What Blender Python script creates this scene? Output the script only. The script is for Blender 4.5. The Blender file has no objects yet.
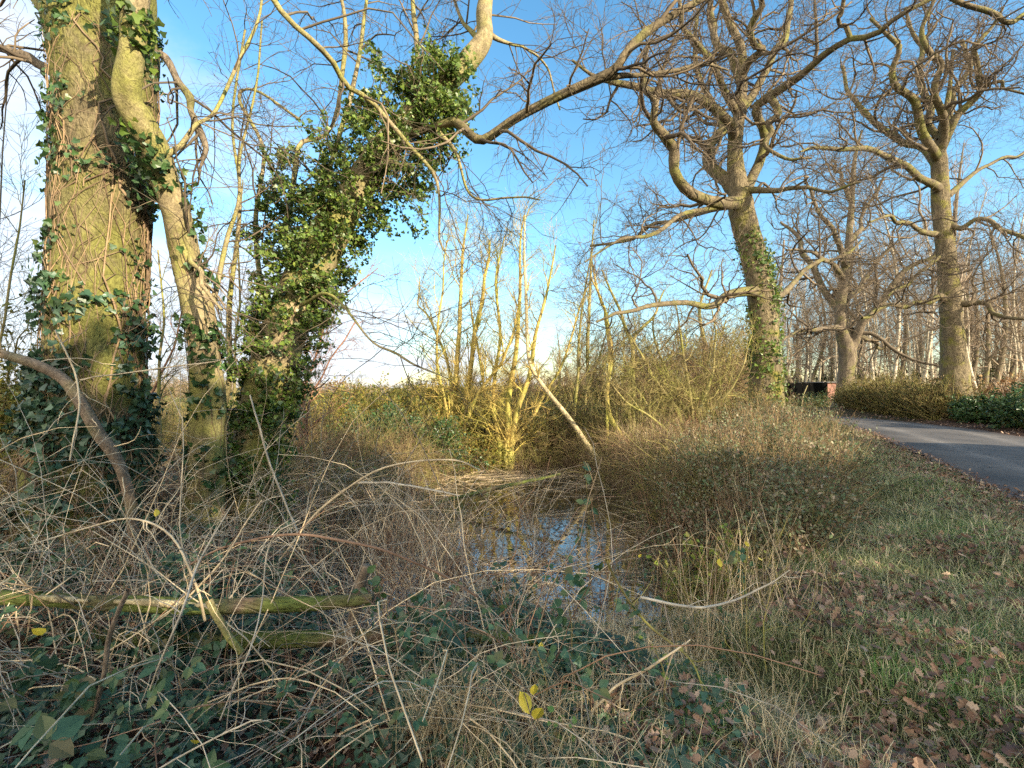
import bpy, math, random
import numpy as np
from math import radians as R

# ------------------------------------------------------------------ camera, sky, sun
sc = bpy.context.scene
F = 480.0            # focal length in pixels of a 1024 px wide frame
CAMZ = 1.6
PITCH = math.atan(6.0 / F)
cam_d = bpy.data.cameras.new('camera'); cam = bpy.data.objects.new('camera', cam_d)
sc.collection.objects.link(cam); sc.camera = cam
cam_d.sensor_width = 36.0; cam_d.lens = 36.0 * F / 1024.0
cam_d.clip_start = 0.05; cam_d.clip_end = 2000
cam.location = (0, 0, CAMZ); cam.rotation_euler = (R(90) + PITCH, 0, 0)

SUN_AZ, SUN_EL = 130.0, 18.5      # azimuth clockwise from the view direction
w = bpy.data.worlds.new('World'); sc.world = w; w.use_nodes = True
nt = w.node_tree; nt.nodes.clear()
N = nt.nodes.new; L = nt.links.new
out = N('ShaderNodeOutputWorld'); bg = N('ShaderNodeBackground')
sky = N('ShaderNodeTexSky'); sky.sky_type = 'NISHITA'; sky.sun_disc = False
sky.sun_elevation = R(SUN_EL); sky.sun_rotation = R(SUN_AZ)
sky.air_density = 1.25; sky.dust_density = 0.25; sky.ozone_density = 2.2
bg.inputs[1].default_value = 0.15
tc = N('ShaderNodeTexCoord'); sep = N('ShaderNodeSeparateXYZ'); L(tc.outputs['Generated'], sep.inputs[0])
def M(op, a, b=None, c=None, tree=nt):
    n = tree.nodes.new('ShaderNodeMath'); n.operation = op
    for i, v in enumerate((a, b, c)):
        if v is None: continue
        if isinstance(v, (int, float)): n.inputs[i].default_value = v
        else: tree.links.new(v, n.inputs[i])
    return n.outputs[0]
zz = M('ADD', M('MAXIMUM', sep.outputs[2], 0.0), 0.16)
comb = N('ShaderNodeCombineXYZ')
L(M('DIVIDE', sep.outputs[0], zz), comb.inputs[0]); L(M('DIVIDE', sep.outputs[1], zz), comb.inputs[1])
cn = N('ShaderNodeTexNoise'); cn.inputs['Scale'].default_value = 0.85; cn.inputs['Detail'].default_value = 8
cn.inputs['Roughness'].default_value = 0.58; L(comb.outputs[0], cn.inputs['Vector'])
# more cloud low down on the left, clear to the upper right
bias = M('ADD', M('MULTIPLY', sep.outputs[0], -0.38), M('MULTIPLY', sep.outputs[2], -0.52))
bias = M('ADD', bias, M('MULTIPLY', M('MAXIMUM', M('MULTIPLY', sep.outputs[1], -1.0), 0.0), 0.55))   # unseen bright cloud added behind the viewer to lift the foreground light
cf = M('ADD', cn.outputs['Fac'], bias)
mr = N('ShaderNodeMapRange'); mr.interpolation_type = 'SMOOTHSTEP'
mr.inputs['From Min'].default_value = 0.40; mr.inputs['From Max'].default_value = 0.60
mr.inputs['To Max'].default_value = 0.92
L(cf, mr.inputs['Value'])
hs = N('ShaderNodeHueSaturation'); hs.inputs['Hue'].default_value = 0.493; hs.inputs['Saturation'].default_value = 1.25; hs.inputs['Value'].default_value = 0.93
L(sky.outputs[0], hs.inputs['Color'])
mix = N('ShaderNodeMix'); mix.data_type = 'RGBA'
hz = N('ShaderNodeMapRange'); L(sep.outputs[2], hz.inputs['Value']); hz.inputs['From Min'].default_value = 0; hz.inputs['From Max'].default_value = .32
dim = N('ShaderNodeMix'); dim.data_type = 'RGBA'; dim.blend_type = 'MULTIPLY'; dim.inputs['Factor'].default_value = 1; L(hs.outputs[0], dim.inputs[6])
hcol = N('ShaderNodeMix'); hcol.data_type = 'RGBA'; L(hz.outputs[0], hcol.inputs['Factor']); hcol.inputs[6].default_value = (.66, .76, .95, 1); hcol.inputs[7].default_value = (1, 1, 1, 1); L(hcol.outputs[2], dim.inputs[7])
L(mr.outputs[0], mix.inputs['Factor']); L(dim.outputs[2], mix.inputs[6]); bmx = N('ShaderNodeMix'); bmx.data_type = 'RGBA'   # added clouds behind the viewer are brighter, as fill light
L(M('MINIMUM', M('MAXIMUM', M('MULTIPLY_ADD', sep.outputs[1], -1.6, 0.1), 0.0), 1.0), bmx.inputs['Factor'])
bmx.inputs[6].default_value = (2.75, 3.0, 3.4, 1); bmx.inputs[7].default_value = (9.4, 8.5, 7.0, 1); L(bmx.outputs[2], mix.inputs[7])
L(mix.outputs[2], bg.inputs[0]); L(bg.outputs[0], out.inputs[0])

sun_d = bpy.data.lights.new('sun', 'SUN'); sun = bpy.data.objects.new('sun', sun_d); sc.collection.objects.link(sun)
sun_d.energy = 5.0; sun_d.angle = R(0.55); sun_d.color = (1.0, 0.85, 0.62)
sun.rotation_euler = (R(90 - SUN_EL), 0, R(180 - SUN_AZ))
vs = sc.view_settings; vs.view_transform = 'Standard'; vs.look = 'None'; vs.exposure = 1.32; vs.gamma = 1; vs.use_curve_mapping = False
sc.render.engine = 'CYCLES'
sc.cycles.max_bounces = 5; sc.cycles.diffuse_bounces = 3; sc.cycles.glossy_bounces = 2; sc.cycles.transmission_bounces = 3
sc.cycles.use_denoising = False; sc.cycles.caustics_reflective = False; sc.cycles.caustics_refractive = False
C = sc.collection

# ------------------------------------------------------------------ helpers
def rg(s): return np.random.default_rng(s)
cp, sp = math.cos(PITCH), math.sin(PITCH)
def W(px, py, Y):
    """world point that the lens sees at pixel px, py, Y metres forward"""
    a = (px - 512) / F; b = (384 - py) / F
    fy = cp - b * sp; fz = sp + b * cp
    s = Y / fy
    return np.array([a * s, Y, CAMZ + fz * s])
def mpp(Y): return Y / F
def nz(v): return v / np.maximum(np.linalg.norm(v, axis=-1, keepdims=True), 1e-9)

def mesh_obj(name, v, f, m, parent=None, smooth=True, attr=None):
    """f: list of (k x n) face index arrays"""
    me = bpy.data.meshes.new(name)
    v = np.asarray(v, dtype=np.float32)
    f = [np.asarray(a, dtype=np.int32) for a in f if len(a)]
    me.vertices.add(len(v)); me.vertices.foreach_set('co', v.ravel())
    tot = [np.full(len(a), a.shape[1], dtype=np.int32) for a in f]
    tot = np.concatenate(tot); loops = np.concatenate([a.ravel() for a in f])
    me.loops.add(len(loops)); me.loops.foreach_set('vertex_index', loops)
    me.polygons.add(len(tot)); st = np.concatenate([[0], np.cumsum(tot)[:-1]]).astype(np.int32)
    me.polygons.foreach_set('loop_start', st)
    try: me.polygons.foreach_set('loop_total', tot)
    except Exception: pass
    me.polygons.foreach_set('use_smooth', np.full(len(tot), smooth, dtype=bool))
    if attr is not None:
        at = me.attributes.new('g', 'FLOAT', 'POINT'); at.data.foreach_set('value', np.asarray(attr, dtype=np.float32))
    me.update(); me.validate()
    me.materials.append(m)
    o = bpy.data.objects.new(name, me); C.objects.link(o)
    if parent is not None:
        o.parent = parent
        p = parent; off = np.zeros(3)
        while p is not None: off += np.array(p.location); p = p.parent
        o.location = tuple(-off)
    return o
def tag(o, label=None, cat=None, group=None, kind=None):
    if label: o['label'] = label
    if cat: o['category'] = cat
    if group: o['group'] = group
    if kind: o['kind'] = kind
    return o
def thing(name, label, cat, loc, group=None):
    o = bpy.data.objects.new(name, None); C.objects.link(o); o.empty_display_size = 0.1
    o.location = tuple(float(a) for a in loc)
    return tag(o, label, cat, group)
def copy_tree(o, parent=None):
    c = o.copy(); C.objects.link(c); c.parent = parent
    for ch in list(o.children): copy_tree(ch, c)
    return c

def cr(p, n):
    """Catmull-Rom resample of m x d control rows to n rows"""
    p = np.asarray(p, float); m = len(p)
    if m == 2: p = np.array([p[0], (p[0] + p[1]) / 2, p[1]]); m = 3
    e = np.vstack([2 * p[0] - p[1], p, 2 * p[-1] - p[-2]])
    u = np.linspace(0, m - 1 - 1e-6, n); i = u.astype(int); t = (u - i)[:, None]
    a, b, c, d = e[i], e[i + 1], e[i + 2], e[i + 3]
    r = 0.5 * ((2 * b) + (c - a) * t + (2 * a - 5 * b + 4 * c - d) * t ** 2 + (3 * b - a - 3 * c + d) * t ** 3)
    return r
class TB:
    """collects tubes, builds them as one mesh"""
    def __init__(s): s.v = []; s.q = []; s.n = 0
    def add(s, pts, rad, sides=4, lump=0.0, seed=0, flare=0.0, cap=False):
        pts = np.asarray(pts, float); rad = np.asarray(rad, float)
        if pts.ndim == 2: pts = pts[None]; rad = rad[None]
        if cap:
            T = nz(pts[:, -1] - pts[:, -2])
            pts = np.concatenate([pts, pts[:, -1:] + T[:, None] * 0.006, pts[:, -1:] + T[:, None] * 0.007], 1)
            rad = np.concatenate([rad, rad[:, -1:] * .93, rad[:, -1:] * .02], 1)
        n, P, _ = pts.shape
        T = np.empty_like(pts); T[:, 1:-1] = pts[:, 2:] - pts[:, :-2]; T[:, 0] = pts[:, 1] - pts[:, 0]; T[:, -1] = pts[:, -1] - pts[:, -2]
        T = nz(T); mt = nz(T.mean(1))
        ref = np.where(np.abs(mt[:, :1]) < 0.6, np.array([[1., 0, 0]]), np.array([[0, 1., 0]]))
        U = nz(np.cross(T, ref[:, None, :])); V = np.cross(T, U)
        a = np.arange(sides) * 2 * math.pi / sides
        rr = rad[:, :, None] * np.ones(sides)
        if lump > 0:
            g = rg(seed); s_ = np.linspace(0, 1, P)[None, :, None]
            ln = np.linalg.norm(np.diff(pts, axis=1), axis=2).sum(1).mean()
            k = np.zeros((1, P, sides))
            for j in range(9):
                fa = g.integers(1, 7); fs = g.uniform(0.5, 4.0) * ln
                k += np.sin(fa * a[None, None] + fs * s_ * 2 + g.uniform(0, 6.3) + 1.5 * np.sin(2.1 * ln * s_ + g.uniform(0, 6))) * g.uniform(.3, 1) / (1 + .25 * fa)
            rr = rr * (1 + lump * k)
        if flare > 0:
            z = np.linspace(0, 1, P)[None, :, None]; g = rg(seed + 5)
            but = 1 + .35 * np.sin(5 * a + g.uniform(0, 6))[None, None] + .2 * np.sin(3 * a + g.uniform(0, 6))[None, None]
            rr = rr * (1 + flare * np.exp(-z * 14) * but)
        ring = pts[:, :, None] + rr[..., None] * (np.cos(a)[None, None, :, None] * U[:, :, None] + np.sin(a)[None, None, :, None] * V[:, :, None])
        s.v.append(ring.reshape(-1, 3))
        i = np.arange(P - 1)[:, None] * sides; j = np.arange(sides)[None]; j2 = (j + 1) % sides
        q = np.stack([i + j, i + j2, i + sides + j2, i + sides + j], -1).reshape(-1, 4)
        q = (q[None] + (np.arange(n) * P * sides)[:, None, None]).reshape(-1, 4) + s.n
        s.q.append(q); s.n += n * P * sides
        return s
    def build(s, name, m, parent=None):
        return mesh_obj(name, np.concatenate(s.v), [np.concatenate(s.q)], m, parent)

def interp(pts, rad, idx, t):
    P = pts.shape[1]; u = np.clip(t, 0, 1 - 1e-6) * (P - 1); i = u.astype(int); f = (u - i)
    p = pts[idx, i] * (1 - f)[:, None] + pts[idx, i + 1] * f[:, None]
    T = nz(pts[idx, i + 1] - pts[idx, i]); r = rad[idx, i] * (1 - f) + rad[idx, i + 1] * f
    return p, T, r
def march(g, p, d, ln, P, wig, up):
    n = len(p); pts = np.empty((n, P, 3)); pts[:, 0] = p; st = (ln / (P - 1))[:, None]
    for i in range(1, P):
        d = nz(d + g.normal(0, wig, (n, 3)) + np.array([0, 0, up]))
        pts[:, i] = pts[:, i - 1] + d * st
    return pts
def grow(g, pts, rad, k, t=(.2, 1), ln=(.5, 1), ang=(30, 70), P=5, wig=.2, up=0.0, rr=.6, rmin=.003, rmax=9, taper=.35, fall=.4):
    n = len(pts); idx = np.repeat(np.arange(n), k)
    tt = (np.tile(np.arange(k), n) + g.uniform(0, 1, n * k)) / k; tt = t[0] + (t[1] - t[0]) * tt
    p, T, r = interp(pts, rad, idx, tt)
    q = nz(np.cross(T, g.normal(0, 1, (n * k, 3)))); a = np.radians(g.uniform(ang[0], ang[1], n * k))[:, None]
    d = np.cos(a) * T + np.sin(a) * q
    l = g.uniform(ln[0], ln[1], n * k) * (1 - fall * tt)
    np_ = march(g, p, d, l, P, wig, up)
    r0 = np.clip(r * rr * g.uniform(.7, 1.15, n * k), rmin, rmax)
    nr = r0[:, None] * np.linspace(1, taper, P)[None]; nr = np.maximum(nr, rmin * .5)
    return np_, nr
def stack(ls, n=20):
    return np.stack([cr(a, n) for a in ls])

def px(ctrl, Y0):
    """control rows (px, py, width_px[, dY]) -> rows x, y, z, radius"""
    o = []
    for c in ctrl:
        Y = Y0 + (c[3] if len(c) > 3 else 0.0)
        o.append(np.append(W(c[0], c[1], Y), c[2] * .5 * mpp(Y) / math.hypot(1, (c[0] - 512) / F)))
    return np.array(o)
def wob(a, g, s, m=9):
    """small extra crookedness on a resampled limb, in straight runs between bends; the ends stay put"""
    n = len(a); k = g.normal(0, 1, (m, 3)); k[0] = k[-1] = 0; u = np.linspace(0, m - 1, n)
    k = np.stack([np.interp(u, np.arange(m), k[:, j]) for j in range(3)], 1)
    a = a.copy(); a[:, :3] += k * s * .8; return a

# leaf templates: (verts, tris)
def fan(outline, mid=(0, .5, 0.0)):
    o = np.array(outline, float); v = np.vstack([[mid], o]); n = len(o)
    return v, np.array([[0, 1 + i, 1 + (i + 1) % n] for i in range(n)])
IVY = fan([(0, 0, 0), (.38, -.05, .05), (.55, .32, .1), (.28, .5, .06), (0, 1.02, -.05), (-.28, .5, .06), (-.55, .32, .1), (-.38, -.05, .05)], (0, .38, -.05))
OVAL = fan([(0, 0, 0), (.28, .2, .08), (.36, .5, .1), (.22, .82, .05), (0, 1.1, -.08), (-.22, .82, .05), (-.36, .5, .1), (-.28, .2, .08)], (0, .5, -.04))
OAKL = fan([(0, 0, 0), (.13, .2, .1), (.3, .3, .16), (.16, .42, .08), (.36, .6, .2), (.2, .72, .12), (.22, .92, .2), (0, 1.05, .1), (-.22, .92, .2), (-.2, .72, .1), (-.36, .6, .24), (-.16, .42, .08), (-.3, .3, .16), (-.13, .2, .1)], (0, .55, -.02))
SMALL = (np.array([(0, 0, 0), (.28, .5, .08), (0, 1, 0), (-.28, .5, .08)], float), np.array([[0, 1, 2], [0, 2, 3]]))
def frames(g, nrm, spread):
    n = len(nrm); z = nz(nrm + g.normal(0, spread, (n, 3))); x = nz(np.cross(z, g.normal(0, 1, (n, 3)))); y = np.cross(z, x)
    return x, y, z
def leaves(name, g, pos, nrm, size, tmpl, m, parent=None, spread=.45, down=False):
    tv, tf = tmpl; n = len(pos); x, y, z = frames(g, nrm, spread)
    if down:
        dd = nz(np.array([0, 0, -1.0]) + g.normal(0, .35, (n, 3))); x = nz(np.cross(dd, z)); y = dd; z = np.cross(x, y)
    s = size[:, None, None]; tw = g.uniform(.8, 1.2, (n, 1, 1))
    v = pos[:, None] + s * (tv[None, :, 0:1] * tw * x[:, None] + tv[None, :, 1:2] * y[:, None] + tv[None, :, 2:3] * z[:, None] * g.uniform(-.6, 1.8, (n, 1, 1)))
    f = (tf[None] + (np.arange(n) * len(tv))[:, None, None]).reshape(-1, 3)
    return mesh_obj(name, v.reshape(-1, 3), [f], m, parent, smooth=False)
def blades(name, g, pos, ln, wd, lean, m, parent=None, up=None):
    """curved grass blades: 4 levels, tapered"""
    n = len(pos); az = g.uniform(0, 2 * math.pi, n); d = np.stack([np.cos(az), np.sin(az), np.zeros(n)], 1)
    side = np.stack([-np.sin(az), np.cos(az), np.zeros(n)], 1); side = nz(side + g.normal(0, .3, (n, 3)))
    th0 = np.abs(g.normal(0, .35, n)) ; th = th0.copy(); p = pos.copy(); V = []
    ws = [1, .85, .55, .06]
    for i in range(4):
        V.append(p - side * (wd * ws[i] / 2)[:, None]); V.append(p + side * (wd * ws[i] / 2)[:, None])
        p = p + (d * np.sin(th)[:, None] + np.array([0, 0, 1.]) * np.cos(th)[:, None]) * (ln / 3)[:, None]
        th = th + lean * g.uniform(.3, 1.3, n)
    V = np.stack(V, 1).reshape(-1, 3)
    q = np.array([[0, 1, 3, 2], [2, 3, 5, 4], [4, 5, 7, 6]])
    f = (q[None] + (np.arange(n) * 8)[:, None, None]).reshape(-1, 4)
    return mesh_obj(name, V, [f], m, parent)

# ------------------------------------------------------------------ materials
def newmat(name):
    m = bpy.data.materials.new(name); m.use_nodes = True; t = m.node_tree; t.nodes.clear()
    o = t.nodes.new('ShaderNodeOutputMaterial'); b = t.nodes.new('ShaderNodeBsdfPrincipled'); t.links.new(b.outputs[0], o.inputs[0])
    return m, t, b, o
def ramp(t, src, cols):
    r = t.nodes.new('ShaderNodeValToRGB'); e = r.color_ramp.elements
    while len(e) < len(cols): e.new(0.5)
    for i, c in enumerate(cols):
        e[i].position = c[0]; e[i].color = (*c[1], 1)
    t.links.new(src, r.inputs[0]); return r.outputs[0]
def noise(t, scale, detail=4, rough=.6, vec=None, stretch=None):
    n = t.nodes.new('ShaderNodeTexNoise'); n.inputs['Scale'].default_value = scale; n.inputs['Detail'].default_value = detail; n.inputs['Roughness'].default_value = rough
    g = t.nodes.new('ShaderNodeNewGeometry'); v = vec or g.outputs['Position']
    if stretch:
        mp = t.nodes.new('ShaderNodeMapping'); mp.inputs['Scale'].default_value = stretch; t.links.new(v, mp.inputs[0]); v = mp.outputs[0]
    t.links.new(v, n.inputs['Vector']); return n.outputs['Fac']
def mixc(t, f, a, b, mode='MIX'):
    m = t.nodes.new('ShaderNodeMix'); m.data_type = 'RGBA'; m.blend_type = mode
    for i, v in ((0, f), (6, a), (7, b)):
        if isinstance(v, (int, float)): m.inputs[i].default_value = v
        elif isinstance(v, tuple): m.inputs[i].default_value = (*v, 1)
        else: t.links.new(v, m.inputs[i])
    return m.outputs[2]
def leafmat(name, cols, rough=.55, trans=.25, spec=.35):
    """every leaf its own shade"""
    m, t, b, o = newmat(name); g = t.nodes.new('ShaderNodeNewGeometry')
    k = len(cols); c = ramp(t, g.outputs['Random Per Island'], [((i + .0) / max(k - 1, 1), x) for i, x in enumerate(cols)])
    nf = noise(t, 2.2, 3)
    c = mixc(t, 1.0, c, ramp(t, nf, [(.3, (.62, .64, .62)), (.7, (1.35, 1.3, 1.25))]), 'MULTIPLY')
    t.links.new(c, b.inputs['Base Color']); b.inputs['Roughness'].default_value = rough; b.inputs['Specular IOR Level'].default_value = spec
    if trans > 0:
        tr = t.nodes.new('ShaderNodeBsdfTranslucent'); t.links.new(c, tr.inputs[0]); ms = t.nodes.new('ShaderNodeMixShader'); ms.inputs[0].default_value = trans
        t.links.new(b.outputs[0], ms.inputs[1]); t.links.new(tr.outputs[0], ms.inputs[2]); t.links.new(ms.outputs[0], o.inputs[0])
    return m
def barkmat(name, base, moss=None, mossamt=.5, scale=8, bump=.6, dist=.02, stretch=(1, 1, .25), island=False, dark=.55):
    m, t, b, o = newmat(name)
    n1 = noise(t, scale, 6, .65, stretch=stretch)
    d = tuple(x * dark for x in base); li = tuple(min(x * 1.5, 1) for x in base)
    c = ramp(t, n1, [(.3, d), (.5, base), (.72, li)])
    if moss:
        n2 = noise(t, 1.6, 5, .65); s = t.nodes.new('ShaderNodeMapRange'); t.links.new(n2, s.inputs[0])
        s.inputs[1].default_value = .62 - mossamt * .35; s.inputs[2].default_value = .78 - mossamt * .35
        c = mixc(t, s.outputs[0], c, mixc(t, n1, tuple(x * .55 for x in moss), tuple(x * 1.4 for x in moss)))
    if island:
        g = t.nodes.new('ShaderNodeNewGeometry')
        c = mixc(t, 1.0, c, ramp(t, g.outputs['Random Per Island'], [(0, (.55, .5, .5)), (.5, (1, 1, 1)), (1, (1.6, 1.5, 1.35))]), 'MULTIPLY')
    t.links.new(c, b.inputs['Base Color']); b.inputs['Roughness'].default_value = .85; b.inputs['Specular IOR Level'].default_value = .2
    if bump > 0:
        vo = t.nodes.new('ShaderNodeTexVoronoi'); vo.feature = 'DISTANCE_TO_EDGE'; vo.inputs['Scale'].default_value = scale * 1.7
        gg = t.nodes.new('ShaderNodeNewGeometry'); mp = t.nodes.new('ShaderNodeMapping'); mp.inputs['Scale'].default_value = stretch
        t.links.new(gg.outputs['Position'], mp.inputs[0])
        nn = t.nodes.new('ShaderNodeTexNoise'); nn.inputs['Scale'].default_value = 3; t.links.new(mp.outputs[0], nn.inputs['Vector'])
        va = t.nodes.new('ShaderNodeVectorMath'); va.operation = 'ADD'; t.links.new(mp.outputs[0], va.inputs[0]); t.links.new(nn.outputs['Color'], va.inputs[1])
        t.links.new(va.outputs[0], vo.inputs['Vector'])
        n9 = noise(t, scale * 5, 8, .75, stretch=stretch)
        h = M('ADD', M('MINIMUM', M('MULTIPLY', vo.outputs['Distance'], 1.6, tree=t), .35, tree=t), M('MULTIPLY_ADD', n9, .9, M('MULTIPLY', n1, 1.2, tree=t), tree=t), tree=t)
        c = mixc(t, 1.0, c, ramp(t, n9, [(.32, (.45, .42, .40)), (.5, (1, 1, 1)), (.68, (1.45, 1.45, 1.4))]), 'MULTIPLY'); t.links.new(c, b.inputs['Base Color'])
        bp = t.nodes.new('ShaderNodeBump'); bp.inputs['Strength'].default_value = bump; bp.inputs['Distance'].default_value = dist
        t.links.new(h, bp.inputs['Height']); t.links.new(bp.outputs[0], b.inputs['Normal'])
    return m

MT = {}
MT['bark_big'] = barkmat('bark_big', (.165, .135, .075), (.185, .18, .05), .75, 9, .8, .03, (1, 1, .5))
MT['bark_smooth'] = barkmat('bark_smooth', (.26, .21, .12), (.24, .23, .07), .55, 14, .5, .008, (1, 1, .8))
MT['bark_oak'] = barkmat('bark_oak', (.175, .14, .085), (.20, .185, .045), .35, 5, .9, .05, (1, 1, .3))
MT['limb_oak'] = barkmat('limb_oak', (.145, .115, .07), (.16, .155, .045), .45, 5, .5, .03, (1, 1, 1))
MT['bark_grey'] = barkmat('bark_grey', (.17, .135, .095), (.17, .16, .06), .35, 5, .7, .04, (1, 1, .4))
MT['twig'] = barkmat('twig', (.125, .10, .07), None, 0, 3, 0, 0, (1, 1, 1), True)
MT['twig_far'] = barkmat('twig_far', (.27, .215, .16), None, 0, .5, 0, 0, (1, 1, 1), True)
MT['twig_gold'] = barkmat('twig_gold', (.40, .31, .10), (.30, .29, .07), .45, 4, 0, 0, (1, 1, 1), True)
MT['twig_straw'] = barkmat('twig_straw', (.45, .38, .16), None, 0, 4, 0, 0, (1, 1, 1), True)
MT['twig_olive'] = barkmat('twig_olive', (.24, .20, .09), (.22, .22, .06), .5, 4, 0, 0, (1, 1, 1), True)
MT['twig_brown'] = barkmat('twig_brown', (.21, .15, .09), (.16, .15, .05), .4, 3, 0, 0, (1, 1, 1), True)
MT['twig_red'] = barkmat('twig_red', (.24, .13, .085), None, 0, 3, 0, 0, (1, 1, 1), True)
MT['cane'] = barkmat('cane', (.52, .42, .28), None, 0, 6, 0, 0, (1, 1, 1), True, .6)
MT['cane_grey'] = barkmat('cane_grey', (.44, .39, .31), None, 0, 6, 0, 0, (1, 1, 1), True, .6)
MT['cane_red'] = barkmat('cane_red', (.24, .15, .10), None, 0, 6, 0, 0, (1, 1, 1), True, .6)
MT['straw'] = leafmat('straw', [(.36, .26, .14), (.58, .47, .28), (.70, .60, .40), (.46, .33, .19)], .7, .15, .2)
MT['ivystem'] = barkmat('ivystem', (.20, .145, .09), None, 0, 8, 0, 0, (1, 1, 1), True)
MT['birch'] = barkmat('birch', (.46, .40, .30), None, 0, 1.6, .3, .02, (1, 1, 2.5), False, .35)
MT['deadbough'] = barkmat('deadbough', (.20, .15, .105), (.16, .15, .06), .25, 14, .5, .008, (1, 1, .8))
MT['logmoss'] = barkmat('logmoss', (.17, .12, .08), (.13, .16, .04), .72, 9, 1.0, .02, (.35, 1, 1))
MT['deadwood'] = barkmat('deadwood', (.46, .38, .22), (.30, .28, .10), .2, 8, .6, .01, (1, 1, .4))
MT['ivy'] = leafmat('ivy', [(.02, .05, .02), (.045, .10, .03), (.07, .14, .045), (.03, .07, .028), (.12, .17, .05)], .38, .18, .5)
MT['ivy_sun'] = leafmat('ivy_sun', [(.045, .09, .02), (.10, .17, .03), (.17, .25, .045), (.06, .11, .03), (.26, .32, .06)], .4, .28, .5)  # lighter copy of ivy, sunlight put into the leaf colour
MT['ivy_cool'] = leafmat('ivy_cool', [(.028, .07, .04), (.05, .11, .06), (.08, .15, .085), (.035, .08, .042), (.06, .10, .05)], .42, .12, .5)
MT['bramble_leaf'] = leafmat('bramble_leaf', [(.035, .085, .04), (.055, .13, .07), (.10, .18, .10), (.05, .11, .045), (.12, .17, .06), (.16, .13, .06)], .5, .2, .4)
MT['hedge_leaf'] = leafmat('hedge_leaf', [(.035, .055, .02), (.075, .10, .03), (.13, .13, .055), (.13, .07, .05), (.05, .08, .035)], .5, .2, .3)
MT['bank_leaf'] = leafmat('bank_leaf', [(.08, .12, .055), (.13, .18, .09), (.22, .25, .14), (.22, .14, .11), (.09, .16, .07), (.34, .27, .19), (.12, .19, .08)], .5, .2, .3)
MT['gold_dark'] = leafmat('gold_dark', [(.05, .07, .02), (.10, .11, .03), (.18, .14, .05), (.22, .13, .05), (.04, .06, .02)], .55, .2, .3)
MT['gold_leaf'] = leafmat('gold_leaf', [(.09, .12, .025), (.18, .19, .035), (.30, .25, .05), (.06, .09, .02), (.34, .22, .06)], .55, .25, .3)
MT['lime_leaf'] = leafmat('lime_leaf', [(.18, .26, .04), (.30, .36, .07), (.13, .20, .04), (.40, .36, .10)], .5, .3, .3)
MT['laurel'] = leafmat('laurel', [(.02, .055, .02), (.045, .10, .03), (.07, .13, .04)], .4, .15, .5)
MT['bracken'] = leafmat('bracken', [(.22, .11, .05), (.32, .19, .09), (.40, .28, .14), (.13, .07, .04)], .8, .2, .1)
MT['litter'] = leafmat('litter', [(.10, .055, .045), (.22, .13, .09), (.34, .22, .15), (.14, .08, .065), (.48, .36, .27), (.18, .11, .08), (.09, .06, .045)], .6, .1, .3)
MT['grass'] = leafmat('grass', [(.13, .18, .065), (.22, .28, .11), (.32, .36, .18), (.58, .51, .34), (.18, .23, .085), (.44, .38, .22)], .55, .25, .3)
MT['grass_bright'] = leafmat('grass_bright', [(.08, .20, .05), (.12, .26, .06), (.16, .28, .09)], .5, .25, .3)
MT['yellow_leaf'] = leafmat('yellow_leaf', [(.60, .45, .04), (.72, .58, .06), (.50, .46, .09)], .45, .3, .4)
MT['duck'] = leafmat('duck', [(.10, .055, .03), (.16, .10, .06), (.06, .05, .03)], .6, .1, .3)

# ground: soil and leaf litter, with grass where attribute g says so
m, t, b, o = newmat('ground_soil')
at = t.nodes.new('ShaderNodeAttribute'); at.attribute_name = 'g'
soil = ramp(t, noise(t, 7, 8, .75), [(.3, (.025, .017, .012)), (.48, (.075, .048, .034)), (.6, (.13, .08, .055)), (.75, (.05, .045, .022))])
gr = ramp(t, noise(t, 11, 8, .75), [(.3, (.035, .03, .02)), (.5, (.075, .08, .04)), (.7, (.14, .16, .075))])
fieldg = ramp(t, noise(t, .25, 6, .7), [(.35, (.07, .12, .025)), (.65, (.13, .19, .04))])
g1 = mixc(t, at.outputs['Fac'], soil, gr)
gg = t.nodes.new('ShaderNodeNewGeometry'); sx = t.nodes.new('ShaderNodeSeparateXYZ'); t.links.new(gg.outputs['Position'], sx.inputs[0])
mrf = t.nodes.new('ShaderNodeMapRange'); t.links.new(sx.outputs[1], mrf.inputs[0]); mrf.inputs[1].default_value = 32; mrf.inputs[2].default_value = 40
t.links.new(mixc(t, mrf.outputs[0], g1, fieldg), b.inputs['Base Color']); b.inputs['Roughness'].default_value = .95; b.inputs['Specular IOR Level'].default_value = .1
bp = t.nodes.new('ShaderNodeBump'); bp.inputs['Strength'].default_value = 1; bp.inputs['Distance'].default_value = .04
t.links.new(noise(t, 22, 6, .7), bp.inputs['Height']); t.links.new(bp.outputs[0], b.inputs['Normal'])
MT['ground'] = m
m, t, b, o = newmat('asphalt')
c = ramp(t, noise(t, 60, 6, .8), [(.3, (.075, .068, .062)), (.6, (.125, .115, .105)), (.8, (.20, .185, .17))])
c = mixc(t, 1, c, ramp(t, noise(t, .9, 5, .7, stretch=(1, .35, 1)), [(.35, (.7, .7, .72)), (.65, (1.35, 1.3, 1.25))]), 'MULTIPLY')
aw = t.nodes.new('ShaderNodeAttribute'); aw.attribute_name = 'g'
c = mixc(t, 1, c, ramp(t, M('ADD', aw.outputs['Fac'], M('MULTIPLY_ADD', noise(t, 1.5, 5, .7), .16, -.08, tree=t), tree=t), [(0, (.85, .84, .84)), (.12, (1.0, 1.0, 1.0)), (.2, (1.5, 1.48, 1.45)), (.34, (.95, .95, .95)), (.6, (.72, .70, .68))]), 'MULTIPLY')
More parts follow.
